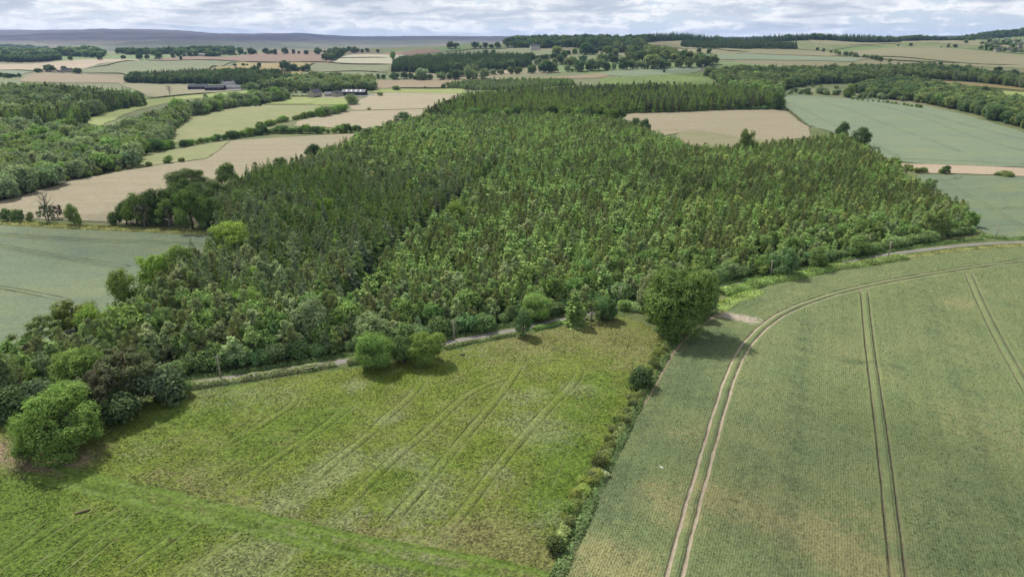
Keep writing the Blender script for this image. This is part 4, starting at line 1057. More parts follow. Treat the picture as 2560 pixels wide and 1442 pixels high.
# lane side of the plantation
for (bx, by, w, top, ti, lab) in [(775, 862, 108, 742, (.10, .135, .07), 'greyish willow in the plantation front above the lane curve'), (768, 850, 48, 775, (.14, .19, .04), 'yellow green shrub before the greyish willow'),
        (875, 790, 62, 724, (.07, .145, .042), 'fresh green cone like tree in the plantation front'), (925, 862, 110, 778, (.10, .14, .06), 'wide pale green tree behind the bright round meadow tree'),
        (1290, 760, 40, 708, (.12, .17, .04), 'yellow green tree behind the four meadow edge trees'), (2145, 640, 70, 583, (.07, .12, .03), 'domed green shrub on the lane at the right'),
        (2330, 590, 60, 515, (.085, .12, .035), 'tall yellow green tree near the right end of the plantation'), (2040, 672, 60, 612, (.07, .115, .03), 'round green tree at the gravel pull in'),
        (1960, 690, 70, 615, (.06, .115, .045), 'green rounded tree left of the gravel pull in')]:
    pl(BR, MID[int(bx) % 3], bx, by, w, top, ti, lab)
# plain dark shrubs closing the lane side of the plantation
EDGE = smooth_line(GL([(400, 950), (450, 938), (850, 887), (1130, 841), (1390, 787), (1590, 748), (1800, 706), (1950, 680), (2060, 657)]), 2)
D = densify(EDGE, 4.2, False)
for a in D:
    h = 4.2+rng.normal(0, .9); bx, _ = pix(a[0], a[1], 0)
    lab = 'dark rounded shrub closing the lane side of the plantation, %s' % ('left of the paired bushes' if bx < 900 else 'behind the meadow edge trees' if bx < 1580 else 'right of the huge oak')
    tree('shrub', a[0]+rng.normal(0, .8), a[1]+1.5+rng.normal(0, .8), h*1.35, h, jit((.052, .088, .030), .2), lab, '', BUSH[int(rng.random()*3)], True, 'shrubs closing the plantation %s' % lab.split(', ')[1])
D = densify(smooth_line(GL([(2060, 655), (2160, 640), (2300, 610), (2430, 586)]), 1), 4.5, False)
for a in D:
    h = 3.4+rng.normal(0, .5)
    tree('shrub', a[0], a[1]+2, h*1.7, h, jit((.06, .098, .034), .12), 'low green shrub beside the lane along the right end of the plantation', '', BUSH[int(rng.random()*3)], True, 'low shrubs along the right end of the plantation')
# left tree line between stubble and crop
for (bx, by, w, top, ti, lab) in [(20, 552, 34, 516, (.045, .085, .025), 'small dark green tree, leftmost of the line between stubble and crop'), (47, 554, 34, 518, (.045, .085, .025), 'small dark green tree, second from left in the line between stubble and crop'),
        (76, 552, 22, 528, (.09, .11, .045), 'little olive bush in the field line at the left'), (187, 563, 42, 507, (.09, .135, .035), 'leaning light green tree alone in the field line at the left')]:
    pl(BR, MID[int(bx) % 3], bx, by, w, top, ti, lab)
pl(BR, OPEN, 118, 556, 40, 505, (.075, .095, .055), 'grey green tree with dead top in the field line at the left')
pl(BR, OPEN, 145, 546, 34, 508, (.045, .036, .032), 'dark reddish tree in the field line at the left')
x, y = G(122, 553); e = empty('dead_tree', (x, y, hz_(x, y))); k = link('trunk', bare_mesh(3), e); k.scale = (9, 9, 13)
prop(e, 'bare grey dead tree rising behind the grey green tree of the left field line', 'dead tree')
x, y = G(425, 240); e = empty('dead_tree', (x, y, hz_(x, y))); k = link('trunk', bare_mesh(5), e); k.scale = (13, 13, 15)
prop(e, 'bare spreading tree in the hay field left of the dark barns', 'dead tree')
# single field trees
for (bx, by, w, top, ti, lab) in [(421, 408, 27, 388, 'oak', 'round bush in the yellow green triangle, the bigger dark one'), (455, 405, 18, 392, 'olive', 'small bush right of the round one in the triangle field'),
        (374, 416, 18, 402, 'olive', 'brownish bush left of the round one in the triangle field'), (2364, 434, 26, 412, 'dark', 'round tree on the pale strip between the two right crop fields'),
        (2515, 441, 40, 426, 'olive', 'wide low bush on the margin at the right edge'), (2492, 439, 14, 431, 'olive', 'tiny bush left of the wide low bush at the right edge'),
        (2352, 433, 16, 422, 'olive', 'small brownish bush touching the round tree of the pale strip'), (880, 262, 38, 235, 'sage', 'pale round tree beside the stone farm drive'),
        (125, 180, 32, 161, 'dark', 'largest tree by the small far left house'), (98, 182, 22, 170, 'dark', 'tree at the left of the small far left house'), (195, 184, 24, 170, 'dark', 'tree at the right of the small far left house'),
        (160, 176, 16, 165, 'dark', 'tree behind the small far left house'), (982, 149, 17, 129, 'oak', 'single egg shaped tree by the pale field in the distance'),
        (1660, 182, 8, 174, 'dark', 'tiny lone bush in the pale green field'), (453, 151, 8, 139, 'dark', 'lone small tree on the reddish field border'),
        (345, 205, 40, 178, 'dark', 'dark broad tree at the left end of the wood behind the barns'), (610, 224, 18, 211, 'sage', 'pale bush beside the white farmhouse'),
        (628, 224, 12, 215, 'sage', 'second pale bush right of the white farmhouse'), (950, 240, 18, 229, 'sage', 'grey bush at the bend of the farm track'), (990, 226, 22, 214, 'sage', 'pale bush above the bright strip beyond the farm'),
        (1063, 222, 9, 216, 'olive', 'little bush on the brown field edge'), (922, 275, 11, 269, 'olive', 'little bush on the strip between the two stubbles'), (20, 195, 26, 183, 'dark', 'dark clump at the left edge beside the hay field'),
        (735, 178, 22, 160, 'dark', 'left tree of the clump on the ochre field'), (758, 178, 20, 163, 'dark', 'right tree of the clump on the ochre field'), (1108, 222, 14, 210, 'dark', 'dark tree at the left end of the pale young planting')]:
    pl(BR, MID[int(bx) % 3] if w > 24 else BUSH[int(bx) % 3], bx, by, w, top, g[ti], lab)

# hedgerows made of separate bushes
def bushes(line_px, spacing, h, tints, lab, grp, wk=1.25, gap=0., hv=.2, pr=BUSH, side=0.4):
    P = densify(smooth_line(GL(line_px), 1), spacing, False)
    for a in P:
        if rng.random() < gap: continue
        hh = h*(1+rng.normal(0, hv))
        tree('bush', a[0]+rng.normal(0, side), a[1]+rng.normal(0, side), hh*wk*rng.uniform(.85, 1.2), hh, jit(tints[int(rng.random()*len(tints))], .15), lab, '', pr[int(rng.random()*len(pr))], True, grp)
HAW = [(.072, .095, .022), (.06, .075, .028), (.085, .11, .022), (.05, .065, .02)]
bushes([(1655, 872), (1640, 910), (1618, 945)], 1.1, 1.7, HAW, 'yellowish hawthorn in the meadow hedge above the very dark round one', 'hawthorns above the very dark one', side=.5)
bushes([(1592, 985), (1570, 1035), (1540, 1085), (1520, 1125), (1498, 1165), (1475, 1210)], 1.0, 1.4, HAW, 'yellowish hawthorn in the meadow hedge just below the very dark round one', 'hawthorns below the very dark one', side=.5)
bushes([(1460, 1212), (1448, 1240), (1430, 1270), (1418, 1298)], 1.1, 1.7, [(.085, .115, .02), (.075, .10, .024)], 'yellow green hawthorn in the lower part of the meadow hedge', 'yellow green hawthorns low in the meadow hedge')
for bx, by, w, top, ti, lab in [(1497, 1170, 42, 1135, (.055, .07, .025), 'dark olive bush in the middle of the meadow hedge'), (1388, 1378, 56, 1335, (.045, .065, .022), 'dark bush at the bottom end of the meadow hedge'),
                                (1422, 1318, 34, 1290, (.07, .085, .03), 'brown green bush above the bottom one in the meadow hedge'), (1480, 1200, 26, 1180, (.08, .09, .04), 'small olive bush under the dark olive one in the meadow hedge')]:
    t = pl(BR, BUSH[int(bx) % 3], bx, by, w, top, ti, lab); t.kind = 'bush'
bushes([(455, 368), (520, 355), (575, 348), (640, 338), (700, 334)], 7, 5, [g['dark'], g['oak']], 'bush in the hedge above the long stubble field, left half', 'hedge bushes above the stubble, left half', gap=.05)
bushes([(590, 345), (680, 334), (760, 334), (840, 334), (892, 330)], 6, 6, [g['dark'], g['oak']], 'bush in the thick hedge above the stubble, right half', 'hedge bushes above the stubble, right half')
bushes([(645, 322), (700, 306), (760, 296), (800, 288), (860, 278)], 6, 4.5, [g['oak'], g['olive'], g['sage']], 'bush in the hedge between sheep pasture and stubble', 'hedge bushes between pasture and stubble', gap=.08)
bushes([(800, 292), (832, 286), (858, 280)], 9, 8.5, [g['oak'], g['sage']], 'taller tree like bush in the pasture hedge', 'taller bushes in the pasture hedge')
bushes([(565, 271), (600, 268), (650, 266)], 7, 4, [g['dark']], 'dark bush on the upper pasture edge left of the fence', 'bushes left of the pasture fence')
bushes([(355, 382), (400, 378), (428, 370)], 6, 6, [g['dark'], g['oak']], 'bush at the top of the triangle field', 'bushes at the top of the triangle field')
bushes([(1990, 215), (2060, 222), (2140, 225), (2200, 232)], 12, 5, [g['oak'], g['olive'], g['sage']], 'scattered bush on the rough ground above the right crop', 'bushes on the rough ground', gap=.1, side=5)
bushes([(2130, 249), (2220, 258), (2300, 270)], 8, 3, [g['sage'], g['olive']], 'low bush along the top edge of the far right crop', 'bushes along the far right crop')
bushes([(1240, 215), (1300, 226)], 12, 4, [g['oak']], 'bush in front of the pale young planting', 'bushes before the young planting')
bushes([(1770, 272), (1850, 276), (1950, 274)], 5, 4, [g['dark']], 'dark low bush at the foot of the second plantation', 'bushes at the foot of the second plantation')
bushes([(2250, 420), (2290, 431), (2310, 432)], 4, 3.4, [g['oak'], g['olive']], 'bush trailing from the plantation onto the pale strip', 'bushes trailing onto the pale strip')
bushes([(5, 500), (60, 486), (130, 462), (220, 442), (320, 424)], 7, 3.0, [(.06, .07, .035), g['olive']], 'low scrub along the upper edge of the long stubble field', 'scrub along the long stubble field', gap=.25)

# ------------------------------------------------------------------ continuous hedges, rank growth
def hedge(name, line_px, w, h, tint, lab, cat='hedge', leaf=.22, dens=14, world=None, kind=None, group=None, hvar=.25, off=0.0):
    P = densify(smooth_line(world if world is not None else GL(line_px), 1), 1.0, False)
    L = len(P); r = rng
    n = int(L*dens)
    i = r.random(n)*(L-1.001); k = i.astype(int); f = (i-k)[:, None]
    C = P[k]*(1-f)+P[k+1]*f
    T = P[np.minimum(k+1, L-1)]-P[k]; T /= np.linalg.norm(T, axis=1)[:, None]+1e-9
    Nn = np.column_stack([T[:, 1], -T[:, 0]])
    loc = 1+hvar*np.sin(i*.35+1)*np.sin(i*.13)+hvar*.5*np.sin(i*.9)
    a = r.uniform(0, math.pi, n); rr = r.uniform(.75, 1, n)
    ox = np.cos(a)*rr*w*.5; oz = np.sin(a)**.7*rr*h*loc
    q = C+Nn*ox[:, None]
    V3 = np.column_stack([q, H(q[:, 0], q[:, 1])+oz+off])
    N3 = np.column_stack([Nn*np.cos(a)[:, None], np.sin(a)+.3])+r.normal(0, .4, (n, 3))
    V, Fq = quads(V3, N3, leaf*r.uniform(.6, 1.4, n), .8, r=r)
    c0 = V.mean(0); c0[2] = V[:, 2].min()
    me = mesh_np(name, V-c0, Fq, [M_LEAF], False, {'lv': np.repeat(r.uniform(.7, 1.3, n)*(1+.15*np.sin(i*.7)), 4)})
    o = link(name, me, None, tuple(c0)); o['tint'] = [*tint, 1.0]
    if kind: o['kind'] = kind; o['label'] = lab
    else: prop(o, lab, cat, group)
    return o
hedge('hedge', [(470, 972), (540, 962), (620, 950), (700, 937), (770, 927), (838, 915)], 2.0, 1.3, (.095, .115, .05), 'low ragged hedge beside the lane, left of the bright round tree', dens=70)
hedge('hedge', [(868, 912), (900, 906)], 2.2, 1.3, (.07, .09, .035), 'short stub of hedge touching the bright round tree', dens=70)
hedge('hedge', [(1112, 874), (1160, 861), (1230, 849), (1285, 838)], 1.7, .9, (.065, .09, .03), 'thin low hedge beside the lane between round tree and upright tree', dens=60)
hedge('hedge', [(1335, 826), (1370, 817), (1405, 808)], 1.8, 1.0, (.07, .12, .03), 'short green hedge beside the lane left of the conifer', dens=60)
hedge('hedge', [(1545, 770), (1580, 772), (1610, 778)], 5, 2.0, (.085, .135, .045), 'tangle of leafy growth between lane and huge oak', dens=160, leaf=.25)
hedge('hedge', [(1800, 735), (1850, 722), (1930, 704), (2010, 690), (2080, 672)], 5.5, 1.5, (.08, .13, .03), 'wide green hedge bank between lane and crop, left stretch', dens=150)
hedge('hedge', [(2080, 672), (2130, 668), (2200, 656), (2260, 646)], 5.0, 1.5, (.085, .12, .034), 'wide green hedge bank between lane and crop past the pull in', dens=140)
hedge('hedge', [(2260, 646), (2330, 636), (2400, 627), (2480, 619), (2570, 615), (2700, 612)], 3.5, .5, (.13, .135, .055), 'straw tinged grass bank along the far end of the lane', dens=90, cat='bank')
hedge('hedge', [(2450, 590), (2490, 596), (2560, 599), (2700, 597)], 3.5, .9, (.06, .10, .03), 'weedy green bank above the lane at the right edge', dens=90, cat='bank')
hedge('hedge', [(440, 948), (600, 930), (850, 890), (1130, 843), (1390, 790), (1560, 757)], 3.0, .7, (.04, .065, .022), 'dark rough grass growing between the lane and the plantation', dens=60, kind='stuff').name = 'verge_growth'
hedge('hedge', [(1800, 712), (1950, 684), (2060, 662), (2250, 622), (2450, 598)], 3.5, .7, (.045, .08, .022), 'dark rough grass between lane and plantation at the right', dens=60, kind='stuff').name = 'verge_growth'
hedge('hedge', [(1700, 845), (1672, 880), (1652, 915), (1625, 960), (1580, 1045), (1525, 1155), (1478, 1260), (1405, 1420), (1370, 1500)], 2.6, .75, (.045, .075, .026), 'nettles and weeds in the ditch between meadow hedge and crop', dens=80, kind='stuff').name = 'undergrowth'
hedge('hedge', [(1520, 1200), (1490, 1180)], 2.2, 1.0, (.13, .15, .085), 'pale flowering weeds in the gap of the meadow hedge', dens=120, kind='stuff', leaf=.14).name = 'undergrowth'
hedge('hedge', [(1790, 775), (1850, 750), (1900, 728)], 7, .5, (.11, .16, .04), 'bright rank grass between crop and hedge bank', dens=120, kind='stuff').name = 'undergrowth'
hedge('hedge', [(-60, 556), (0, 558), (100, 564), (250, 572), (400, 578), (520, 585)], 7, .5, (.12, .125, .045), 'rough grass strip under the left field line', dens=60, kind='stuff', leaf=.35).name = 'undergrowth'

# far field boundaries
def wall(line_px, lab, h=1.6, w=1.6, tint=(.035, .042, .022), step=6):
    P = densify(smooth_line(GL(line_px), 1), step, False)
    prof = [(-w*.5, -.2), (-w*.42, h*.8), (0, h), (w*.42, h*.8), (w*.5, -.2)]
    d = math.hypot(*P[len(P)//2])
    V, Fq, mi = ribbon_np(P, prof, .12+d*.0004, step)
    V[:, 2] += rng.normal(0, h*.07, len(V))
    c0 = V.mean(0); me = mesh_np('field_boundary', V-c0, Fq, [M_LEAF], True, {'lv': rng.uniform(.8, 1.2, len(V))})
    o = link('field_hedge', me, None, tuple(c0)); o['tint'] = [*tint, 1.0]; prop(o, lab, 'hedge')
for ln, lab in [([(205, 173), (290, 162), (380, 152)], 'dark trimmed hedge between pale pink and green fields at far left'),
                ([(380, 152), (480, 152), (597, 155)], 'dark hedge between green field and reddish field'),
                ([(597, 155), (560, 163), (522, 174)], 'slanting dark hedge between green and ochre fields'),
                ([(205, 182), (260, 184), (320, 189)], 'dark hedge under the far left green field'),
                ([(0, 177), (85, 179), (100, 183)], 'low hedge left of the small far house'),
                ([(600, 155), (700, 157), (822, 159), (985, 161)], 'long dark hedge under the reddish and pale fields'),
                ([(835, 146), (900, 146), (975, 146)], 'dark line across the pale distant field'),
                ([(787, 159), (770, 168)], 'short dark hedge left of the green strip field'),
                ([(762, 180), (850, 181), (950, 183), (972, 184)], 'dark hedge under the green strip field'),
                ([(822, 159), (845, 146), (860, 138)], 'dark hedge at the left of the pale distant field'),
                ([(1094, 133), (1180, 126), (1290, 119)], 'dark hedge below the skyline right of the moor'),
                ([(1330, 151), (1350, 147), (1370, 145)], 'short hedge beside a distant tree clump'),
                ([(1610, 114), (1680, 117), (1800, 128), (1880, 132)], 'dark line across the olive field below the skyline wood'),
                ([(2070, 138), (2200, 150), (2300, 155), (2420, 160)], 'thin hedge across the far right pasture'),
                ([(2290, 203), (2385, 213), (2560, 229), (2700, 243)], 'dark wall below the ochre strip at the right'),
                ([(2270, 198), (2350, 203), (2440, 207)], 'thin dark line above the ochre strip at the right'),
                ([(2130, 143), (2300, 148), (2560, 165)], 'thin line of hedge over the far right hay fields'),
                ([(560, 231), (480, 238), (400, 246), (350, 250)], 'dark wall along the lane past the hay field'),
                ([(945, 223), (1040, 222), (1160, 222)], 'thin hedge above the bright strip beyond the stone farm'),
                ([(2035, 316), (2020, 318), (1990, 292), (1958, 268)], 'rough boundary between middle stubble and the right crop')]:
    wall(ln, lab)

# ------------------------------------------------------------------ poles and wires
M_POLE = simple_mat('weathered_pole', (.27, .24, .20), .8, .2, 6)
M_WIRE = simple_mat('wire', (.05, .05, .05), .6, 0)
M_INS = simple_mat('insulator', (.5, .48, .44), .4, 0)
M_ZINC = simple_mat('galvanised_steel', (.35, .36, .37), .5, .1)
POLES = [(552, 946, 905, 'pale wooden pole beside the lane hedge at the left'), (1135, 852, 822, 'pale wooden pole behind the thin lane hedge'), (1549, 762, 730, 'pale wooden pole left of the huge dark oak'),
         (1926, 692, 660, 'pale wooden pole right of the huge oak before the plantation'), (2221, 643, 612, 'dark wooden pole on the lane near the pull in'), (2489, 598, 562, 'thin pole in the crop at the right end of the lane')]
TOPS = []
for bx, by, ty, lab in POLES:
    x, y = G(bx, by); dp = depth_of(x, y); h = max(5.5, (by-ty)*dp/F/math.cos(math.atan2(70, y)))
    e = empty('utility_pole', (x, y, hz_(x, y)), .2); prop(e, lab, 'utility pole', 'wooden poles along the lane')
    b = MB(); b.tube([(0, 0, -.5), (0, 0, h*.5), (0.02, 0, h)], [.19, .17, .13], 10); b.build('post', M_POLE, e, smooth=True)
    b = MB(); b.box(-.55, -.05, h-.45, .55, .05, h-.33); b.build('crossarm', M_POLE, e)
    for s in (-.48, 0, .48):
        b = MB(); b.tube([(s, 0, h-.33), (s, 0, h-.2), (s, 0, h-.12)], [.03, .06, .04], 8); b.build('insulator', M_INS, e)
    b = MB(); b.box(-.12, -.2, 2.2, .12, -.16, 2.5); b.build('sign_plate', M_ZINC, e)
    TOPS.append((x, y, hz_(x, y)+h-.12))
x, y = G(-260, 1003); TOPS.insert(0, (x, y, 6.))
x, y = G(2860, 575); TOPS.append((x, y, hz_(x, y)+6.))
WL = ['past the lone oak', 'between the left pole and the next one', 'across the four meadow edge trees', 'behind the huge dark oak', 'to the pull in', 'over the far lane', 'at the right edge']
for (a, b_), wl in zip(zip(TOPS[:-1], TOPS[1:]), WL):
    a = Vector(a); b_ = Vector(b_); sag = (b_-a).length*.014
    m = MB()
    for s in (-.48, .48):
        pts = []
        for k in range(13):
            t = k/12; p = a.lerp(b_, t); d = (b_-a).normalized(); pts.append((p.x-d.y*s-a.x, p.y+d.x*s-a.y, p.z-4*sag*t*(1-t)-a.z))
        m.tube(pts, .018, 3)
    o = m.build('overhead_wire', M_WIRE, None, tuple(a)); prop(o, 'thin pair of sagging wires %s' % wl, 'wire', 'wires along the lane')

# ------------------------------------------------------------------ buildings
M_STONE = simple_mat('sandstone', (.36, .31, .25), .9, .2, 1.5)
M_SLATE = simple_mat('slate', (.075, .078, .088), .95, .2, 2, 0)
M_GREYR = simple_mat('fibre_cement_roof', (.20, .20, .205), .95, .15, .6, 0)
M_DARK = simple_mat('dark_boarding', (.022, .020, .026), .9, .3, 2)
M_WHITE = simple_mat('white_wall', (.45, .43, .40), .8, .08, 1)
M_GLASS = simple_mat('window_glass', (.03, .035, .045), .15, .1, 1, .5)
M_FRAME = simple_mat('frame_paint', (.7, .7, .68), .5, 0)
M_DOOR = simple_mat('door_paint', (.10, .12, .10), .5, .1)
M_TILE = simple_mat('red_tile', (.16, .09, .065), .8, .2, 2)
def gable(name, x, y, rz, L, W, hw, hr, wall, roof, lab, wins=2, floors=1, chim=2, doors=1, cat='house', group=None, bigdoor=False, corr=False):
    """L along x, ridge along x"""
    e = empty(name, (x, y, hz_(x, y)), rz); prop(e, lab, cat, group)
    b = MB(); l, w = L/2, W/2
    b.add([(-l, -w, -1.5), (l, -w, -1.5), (l, w, -1.5), (-l, w, -1.5), (-l, -w, hw), (l, -w, hw), (l, w, hw), (-l, w, hw), (-l, 0, hw+hr), (l, 0, hw+hr)],
          [(0, 1, 5, 4), (2, 3, 7, 6), (1, 2, 6, 9, 5), (3, 0, 4, 8, 7)]); b.build('wall', wall, e)
    b = MB(); t = .18; ov = .4; dz = hr*ov/w
    for s in (-1, 1):
        A = [(-l-ov, s*(w+ov), hw-dz+.05), (l+ov, s*(w+ov), hw-dz+.05), (l+ov, 0, hw+hr+.05), (-l-ov, 0, hw+hr+.05)]
        B = [(p[0], p[1], p[2]+t) for p in A]
        b.add(A+B, [(0, 1, 2, 3), (4, 5, 6, 7), (0, 1, 5, 4), (1, 2, 6, 5), (2, 3, 7, 6), (3, 0, 4, 7)])
    rf = b.build('roof', roof, e)
    if corr:
        b = MB()
        k = int(L/6)
        for q in range(1, k):
            xx = -l+L*q/k
            for s in (-1, 1):
                b.add([(xx-.5, s*w*.85, hw+hr*.15+.27), (xx+.5, s*w*.85, hw+hr*.15+.27), (xx+.5, s*w*.15, hw+hr*.85+.27), (xx-.5, s*w*.15, hw+hr*.85+.27)], [(0, 1, 2, 3)])
        b.build('rooflight', M_FRAME, rf)
    for q in range(chim):
        xx = (-l+.5) if q == 0 else (l-.5); b = MB(); b.box(xx-.45, -.45, hw+hr-.6, xx+.45, .45, hw+hr+1.1); b.box(xx-.55, -.55, hw+hr+1.1, xx+.55, .55, hw+hr+1.25)
        b.build('chimney', wall, rf)
    for fl in range(floors):
        for q in range(wins):
            xx = -l+L*(q+.5+.0)/wins; zz = 1.1+2.7*fl
            for s in (-1, 1):
                fr = MB(); y0, y1 = s*(w+.0), s*(w+.07)
                fr.box(xx-.6, min(y0, y1), zz, xx+.6, max(y0, y1), zz+1.3); fo = fr.build('window', M_FRAME, e)
                gl = MB(); y0, y1 = s*(w+.072), s*(w+.085); gl.box(xx-.5, min(y0, y1), zz+.1, xx-.05, max(y0, y1), zz+1.2); gl.box(xx+.05, min(y0, y1), zz+.1, xx+.5, max(y0, y1), zz+1.2)
                gl.build('pane', M_GLASS, fo)
    if doors:
        for q in range(doors):
            xx = -l+L*(q+1)/(doors+1); b = MB(); hh = 3.6 if bigdoor else 2.1; ww = 2.2 if bigdoor else .5
            b.box(xx-ww, -w-.09, 0, xx+ww, -w-.003, hh); b.build('door', M_DOOR if not bigdoor else M_GLASS, e)
    return e
def at(px, py): return G(px, py)
def G2(px, py, **k): x, y = G(px, py); return x, y
# farm yards
for yard in ([(462, 227), (480, 222), (600, 219), (612, 223), (600, 227), (540, 230)], [(775, 244), (800, 240), (905, 238), (935, 236), (940, 239), (900, 243), (860, 245)]):
    sheet('farm_yard', yard, M_ROAD)
# farm with dark barns
x, y = at(497, 224); s0 = depth_of(x, y)/F
gable('barn', x, y, .03, 44*s0, 14, 4.2, 3, M_DARK, M_SLATE, 'black boarded barn, left of the two beside the white farmhouse', wins=0, chim=0, doors=3, bigdoor=True, cat='barn')
x, y = at(542, 226)
gable('barn', x, y-3, .06, 44*s0, 14, 4.2, 3, M_DARK, M_SLATE, 'black boarded barn, right of the two beside the white farmhouse', wins=0, chim=0, doors=3, bigdoor=True, cat='barn')
x, y = at(568, 221)
gable('farmhouse', x, y+6, .9, 18, 9, 5.6, 3.4, M_WHITE, M_GREYR, 'pale farmhouse with chimneys right of the black barns', wins=4, floors=2)
x, y = at(583, 224)
gable('outbuilding', x, y+2, .1, 20, 8, 3.4, 2.6, M_WHITE, M_GREYR, 'low pale outbuilding at the right end of the barn group', wins=3, chim=0, cat='outbuilding')
# stone farm
x, y = at(788, 243)
gable('farmhouse', x, y, 1.15, 15, 10, 5.8, 3.6, M_STONE, M_SLATE, 'stone farmhouse with gable to the viewer at the left of its yard', wins=4, floors=2)
x, y = at(828, 241)
gable('outbuilding', x, y, .05, 15, 7, 3, 2.4, M_STONE, M_GREYR, 'low stone range in the middle of the stone farm', wins=3, chim=0, cat='outbuilding')
x, y = at(848, 241)
gable('outbuilding', x, y-1, .9, 16, 9, 4, 3, M_STONE, M_SLATE, 'stone byre with a slate roof beside the long shed', wins=3, chim=0, cat='outbuilding')
x, y = at(886, 239)
gable('barn', x, y+2, -.05, 30, 14, 4.5, 2.6, M_DARK, M_GREYR, 'long dark shed with light grey striped roof at the stone farm', wins=0, chim=0, doors=4, bigdoor=True, cat='barn', corr=True)
hedge('hedge', [(730, 243), (760, 243), (800, 245)], 2.0, 2.2, (.03, .045, .02), 'dark clipped garden hedge before the stone farmhouse', leaf=.4, dens=20)
# small far left house, distant houses
x, y = at(170, 181); gable('farmhouse', x, y, .3, 16, 8, 4.8, 3, M_STONE, M_SLATE, 'small stone house among trees at far left', wins=3, floors=2)
x, y = at(152, 182); gable('outbuilding', x, y, .1, 12, 7, 3, 2, M_STONE, M_SLATE, 'low stone shed left of the small far left house', wins=2, chim=0, cat='outbuilding')
x, y = at(1337, 124); gable('farmhouse', x, y-8, .1, 22, 12, 8, 3.5, M_WHITE, M_SLATE, 'white square mansion in the skyline trees left of centre', wins=5, floors=3)
x, y = at(1763, 178); gable('farmhouse', x, y-6, .5, 16, 9, 5, 4, M_STONE, M_SLATE, 'grey house with steep roof before the right wood', wins=3, floors=2)
x, y = at(475, 141); gable('barn', x, y-6, .1, 26, 14, 5, 3, M_STONE, M_GREYR, 'distant grey barn on the reddish field ridge, leftmost', wins=0, chim=0, doors=1, cat='barn')
x, y = at(510, 141); gable('barn', x, y-6, -.05, 34, 16, 5, 3, M_STONE, M_GREYR, 'distant long grey barn on the reddish field ridge', wins=0, chim=0, doors=1, cat='barn')
x, y = at(530, 141); gable('barn', x, y-10, .05, 24, 14, 5, 3, M_DARK, M_SLATE, 'distant dark barn on the reddish field ridge, rightmost', wins=0, chim=0, doors=1, cat='barn')
x, y = at(1525, 146); gable('farmhouse', x, y, .1, 16, 8, 4, 3, M_STONE, M_TILE, 'distant house with reddish roof right of the white tent', wins=3)
# white marquee
x, y = at(1452, 151); e = empty('marquee', (x, y, hz_(x, y)), .2); prop(e, 'white round topped tent by the distant trees in the centre', 'marquee')
b = MB(); n = 12
pts = [(4.5*math.cos(math.pi*k/n), 4.0*math.sin(math.pi*k/n)**.8) for k in range(n+1)]
vs = [(px_*1.0, s*7, pz) for s in (-1, 1) for px_, pz in pts]
b.add(vs, [(k, k+1, n+2+k, n+1+k) for k in range(n)]); b.build('canopy', M_WHITE, e, smooth=True)
b = MB(); b.add(vs, [tuple(range(n+1)), tuple(range(n+1, 2*n+2))[::-1]]); b.build('end_panel', M_WHITE, e)
# village on the right edge
VL = ['pale', 'grey', 'white', 'stone']
vill = [(2478, 112), (2492, 106), (2505, 113), (2515, 103), (2528, 112), (2538, 104), (2548, 118), (2556, 110), (2500, 122), (2520, 128), (2540, 126), (2560, 127), (2490, 130), (2570, 104)]
for k, (vx, vy) in enumerate(vill):
    x, y = at(vx, vy)
    gable('house', x, y, rng.uniform(-.5, .5), rng.uniform(8, 14), 7, 4.2, 2.6, [M_STONE, M_WHITE, M_STONE][k % 3], [M_SLATE, M_GREYR, M_TILE][k % 3], 'small distant house in the village at the right edge of the picture', wins=2, floors=1, chim=1, group='houses of the village at the right edge')
# pasture fence : posts and rails
P = densify(GL([(648, 263), (700, 262), (745, 262), (785, 261)]), 3.2, False)
x0, y0 = P[0]; z0 = hz_(x0, y0); e = empty('wooden_fence', (x0, y0, z0)); prop(e, 'wooden post and rail fence across the sheep pasture', 'fence')
for k, a in enumerate(P):
    b = MB(); xx, yy = a-P[0]; zz = hz_(*a)-z0; b.box(xx-.1, yy-.1, zz-.2, xx+.1, yy+.1, zz+1.3); b.build('post', M_DARK, e)
for hh in (.45, .8, 1.15):
    b = MB(); b.tube([(a[0]-x0, a[1]-y0, hz_(*a)-z0+hh) for a in P], .06, 4); b.build('rail', M_DARK, e)

# ------------------------------------------------------------------ sheep, gull, drinker
M_WOOL = simple_mat('wool', (.62, .59, .52), .95, .08, 4)
M_FACE = simple_mat('sheep_face', (.12, .11, .10), .9, .1)
def lathe_body(pts, rad, sq=1.0, n=10):
    """smooth closed body along pts"""
    b = MB(); b.tube(pts, rad, n); return b
def sheep_meshes(graze):
    bm_ = MB(); hz = .32 if graze else .95
    bm_.tube([(-.62, 0, .68), (-.56, 0, .70), (-.35, 0, .72), (0, 0, .72), (.3, 0, .73), (.5, 0, .76), (.62, 0, .5+.4*(not graze)), (.78, 0, hz), (.92, 0, hz-.06), (.97, 0, hz-.08)],
             [.05, .22, .31, .33, .31, .24, .15, .12, .08, .03], 12)
    for sx in (-.38, .34):
        for sy in (-.14, .14):
            bm_.tube([(sx, sy, .6), (sx+(.03 if sx < 0 else 0), sy, .32), (sx, sy, .02)], [.085, .05, .045], 6)
    bm_.tube([(.74, -.16, hz+.07), (.74, 0, hz+.09), (.74, .16, hz+.07)], [.02, .05, .02], 5)
    bm_.tube([(-.6, 0, .75), (-.72, 0, .6), (-.72, 0, .5)], [.06, .05, .03], 5)
    return bm_.mesh('body', M_WOOL, smooth=True)
SHEEP = [sheep_meshes(True), sheep_meshes(False)]
spx = [(690, 257), (702, 250), (712, 255), (720, 262-8), (735, 258), (742, 250), (750, 256), (765, 253), (772, 258), (780, 250), (790, 256), (798, 252), (806, 258), (815, 250), (822, 256), (830, 252), (700, 266), (715, 274), (760, 266), (775, 270), (790, 265), (680, 258), (728, 247)]
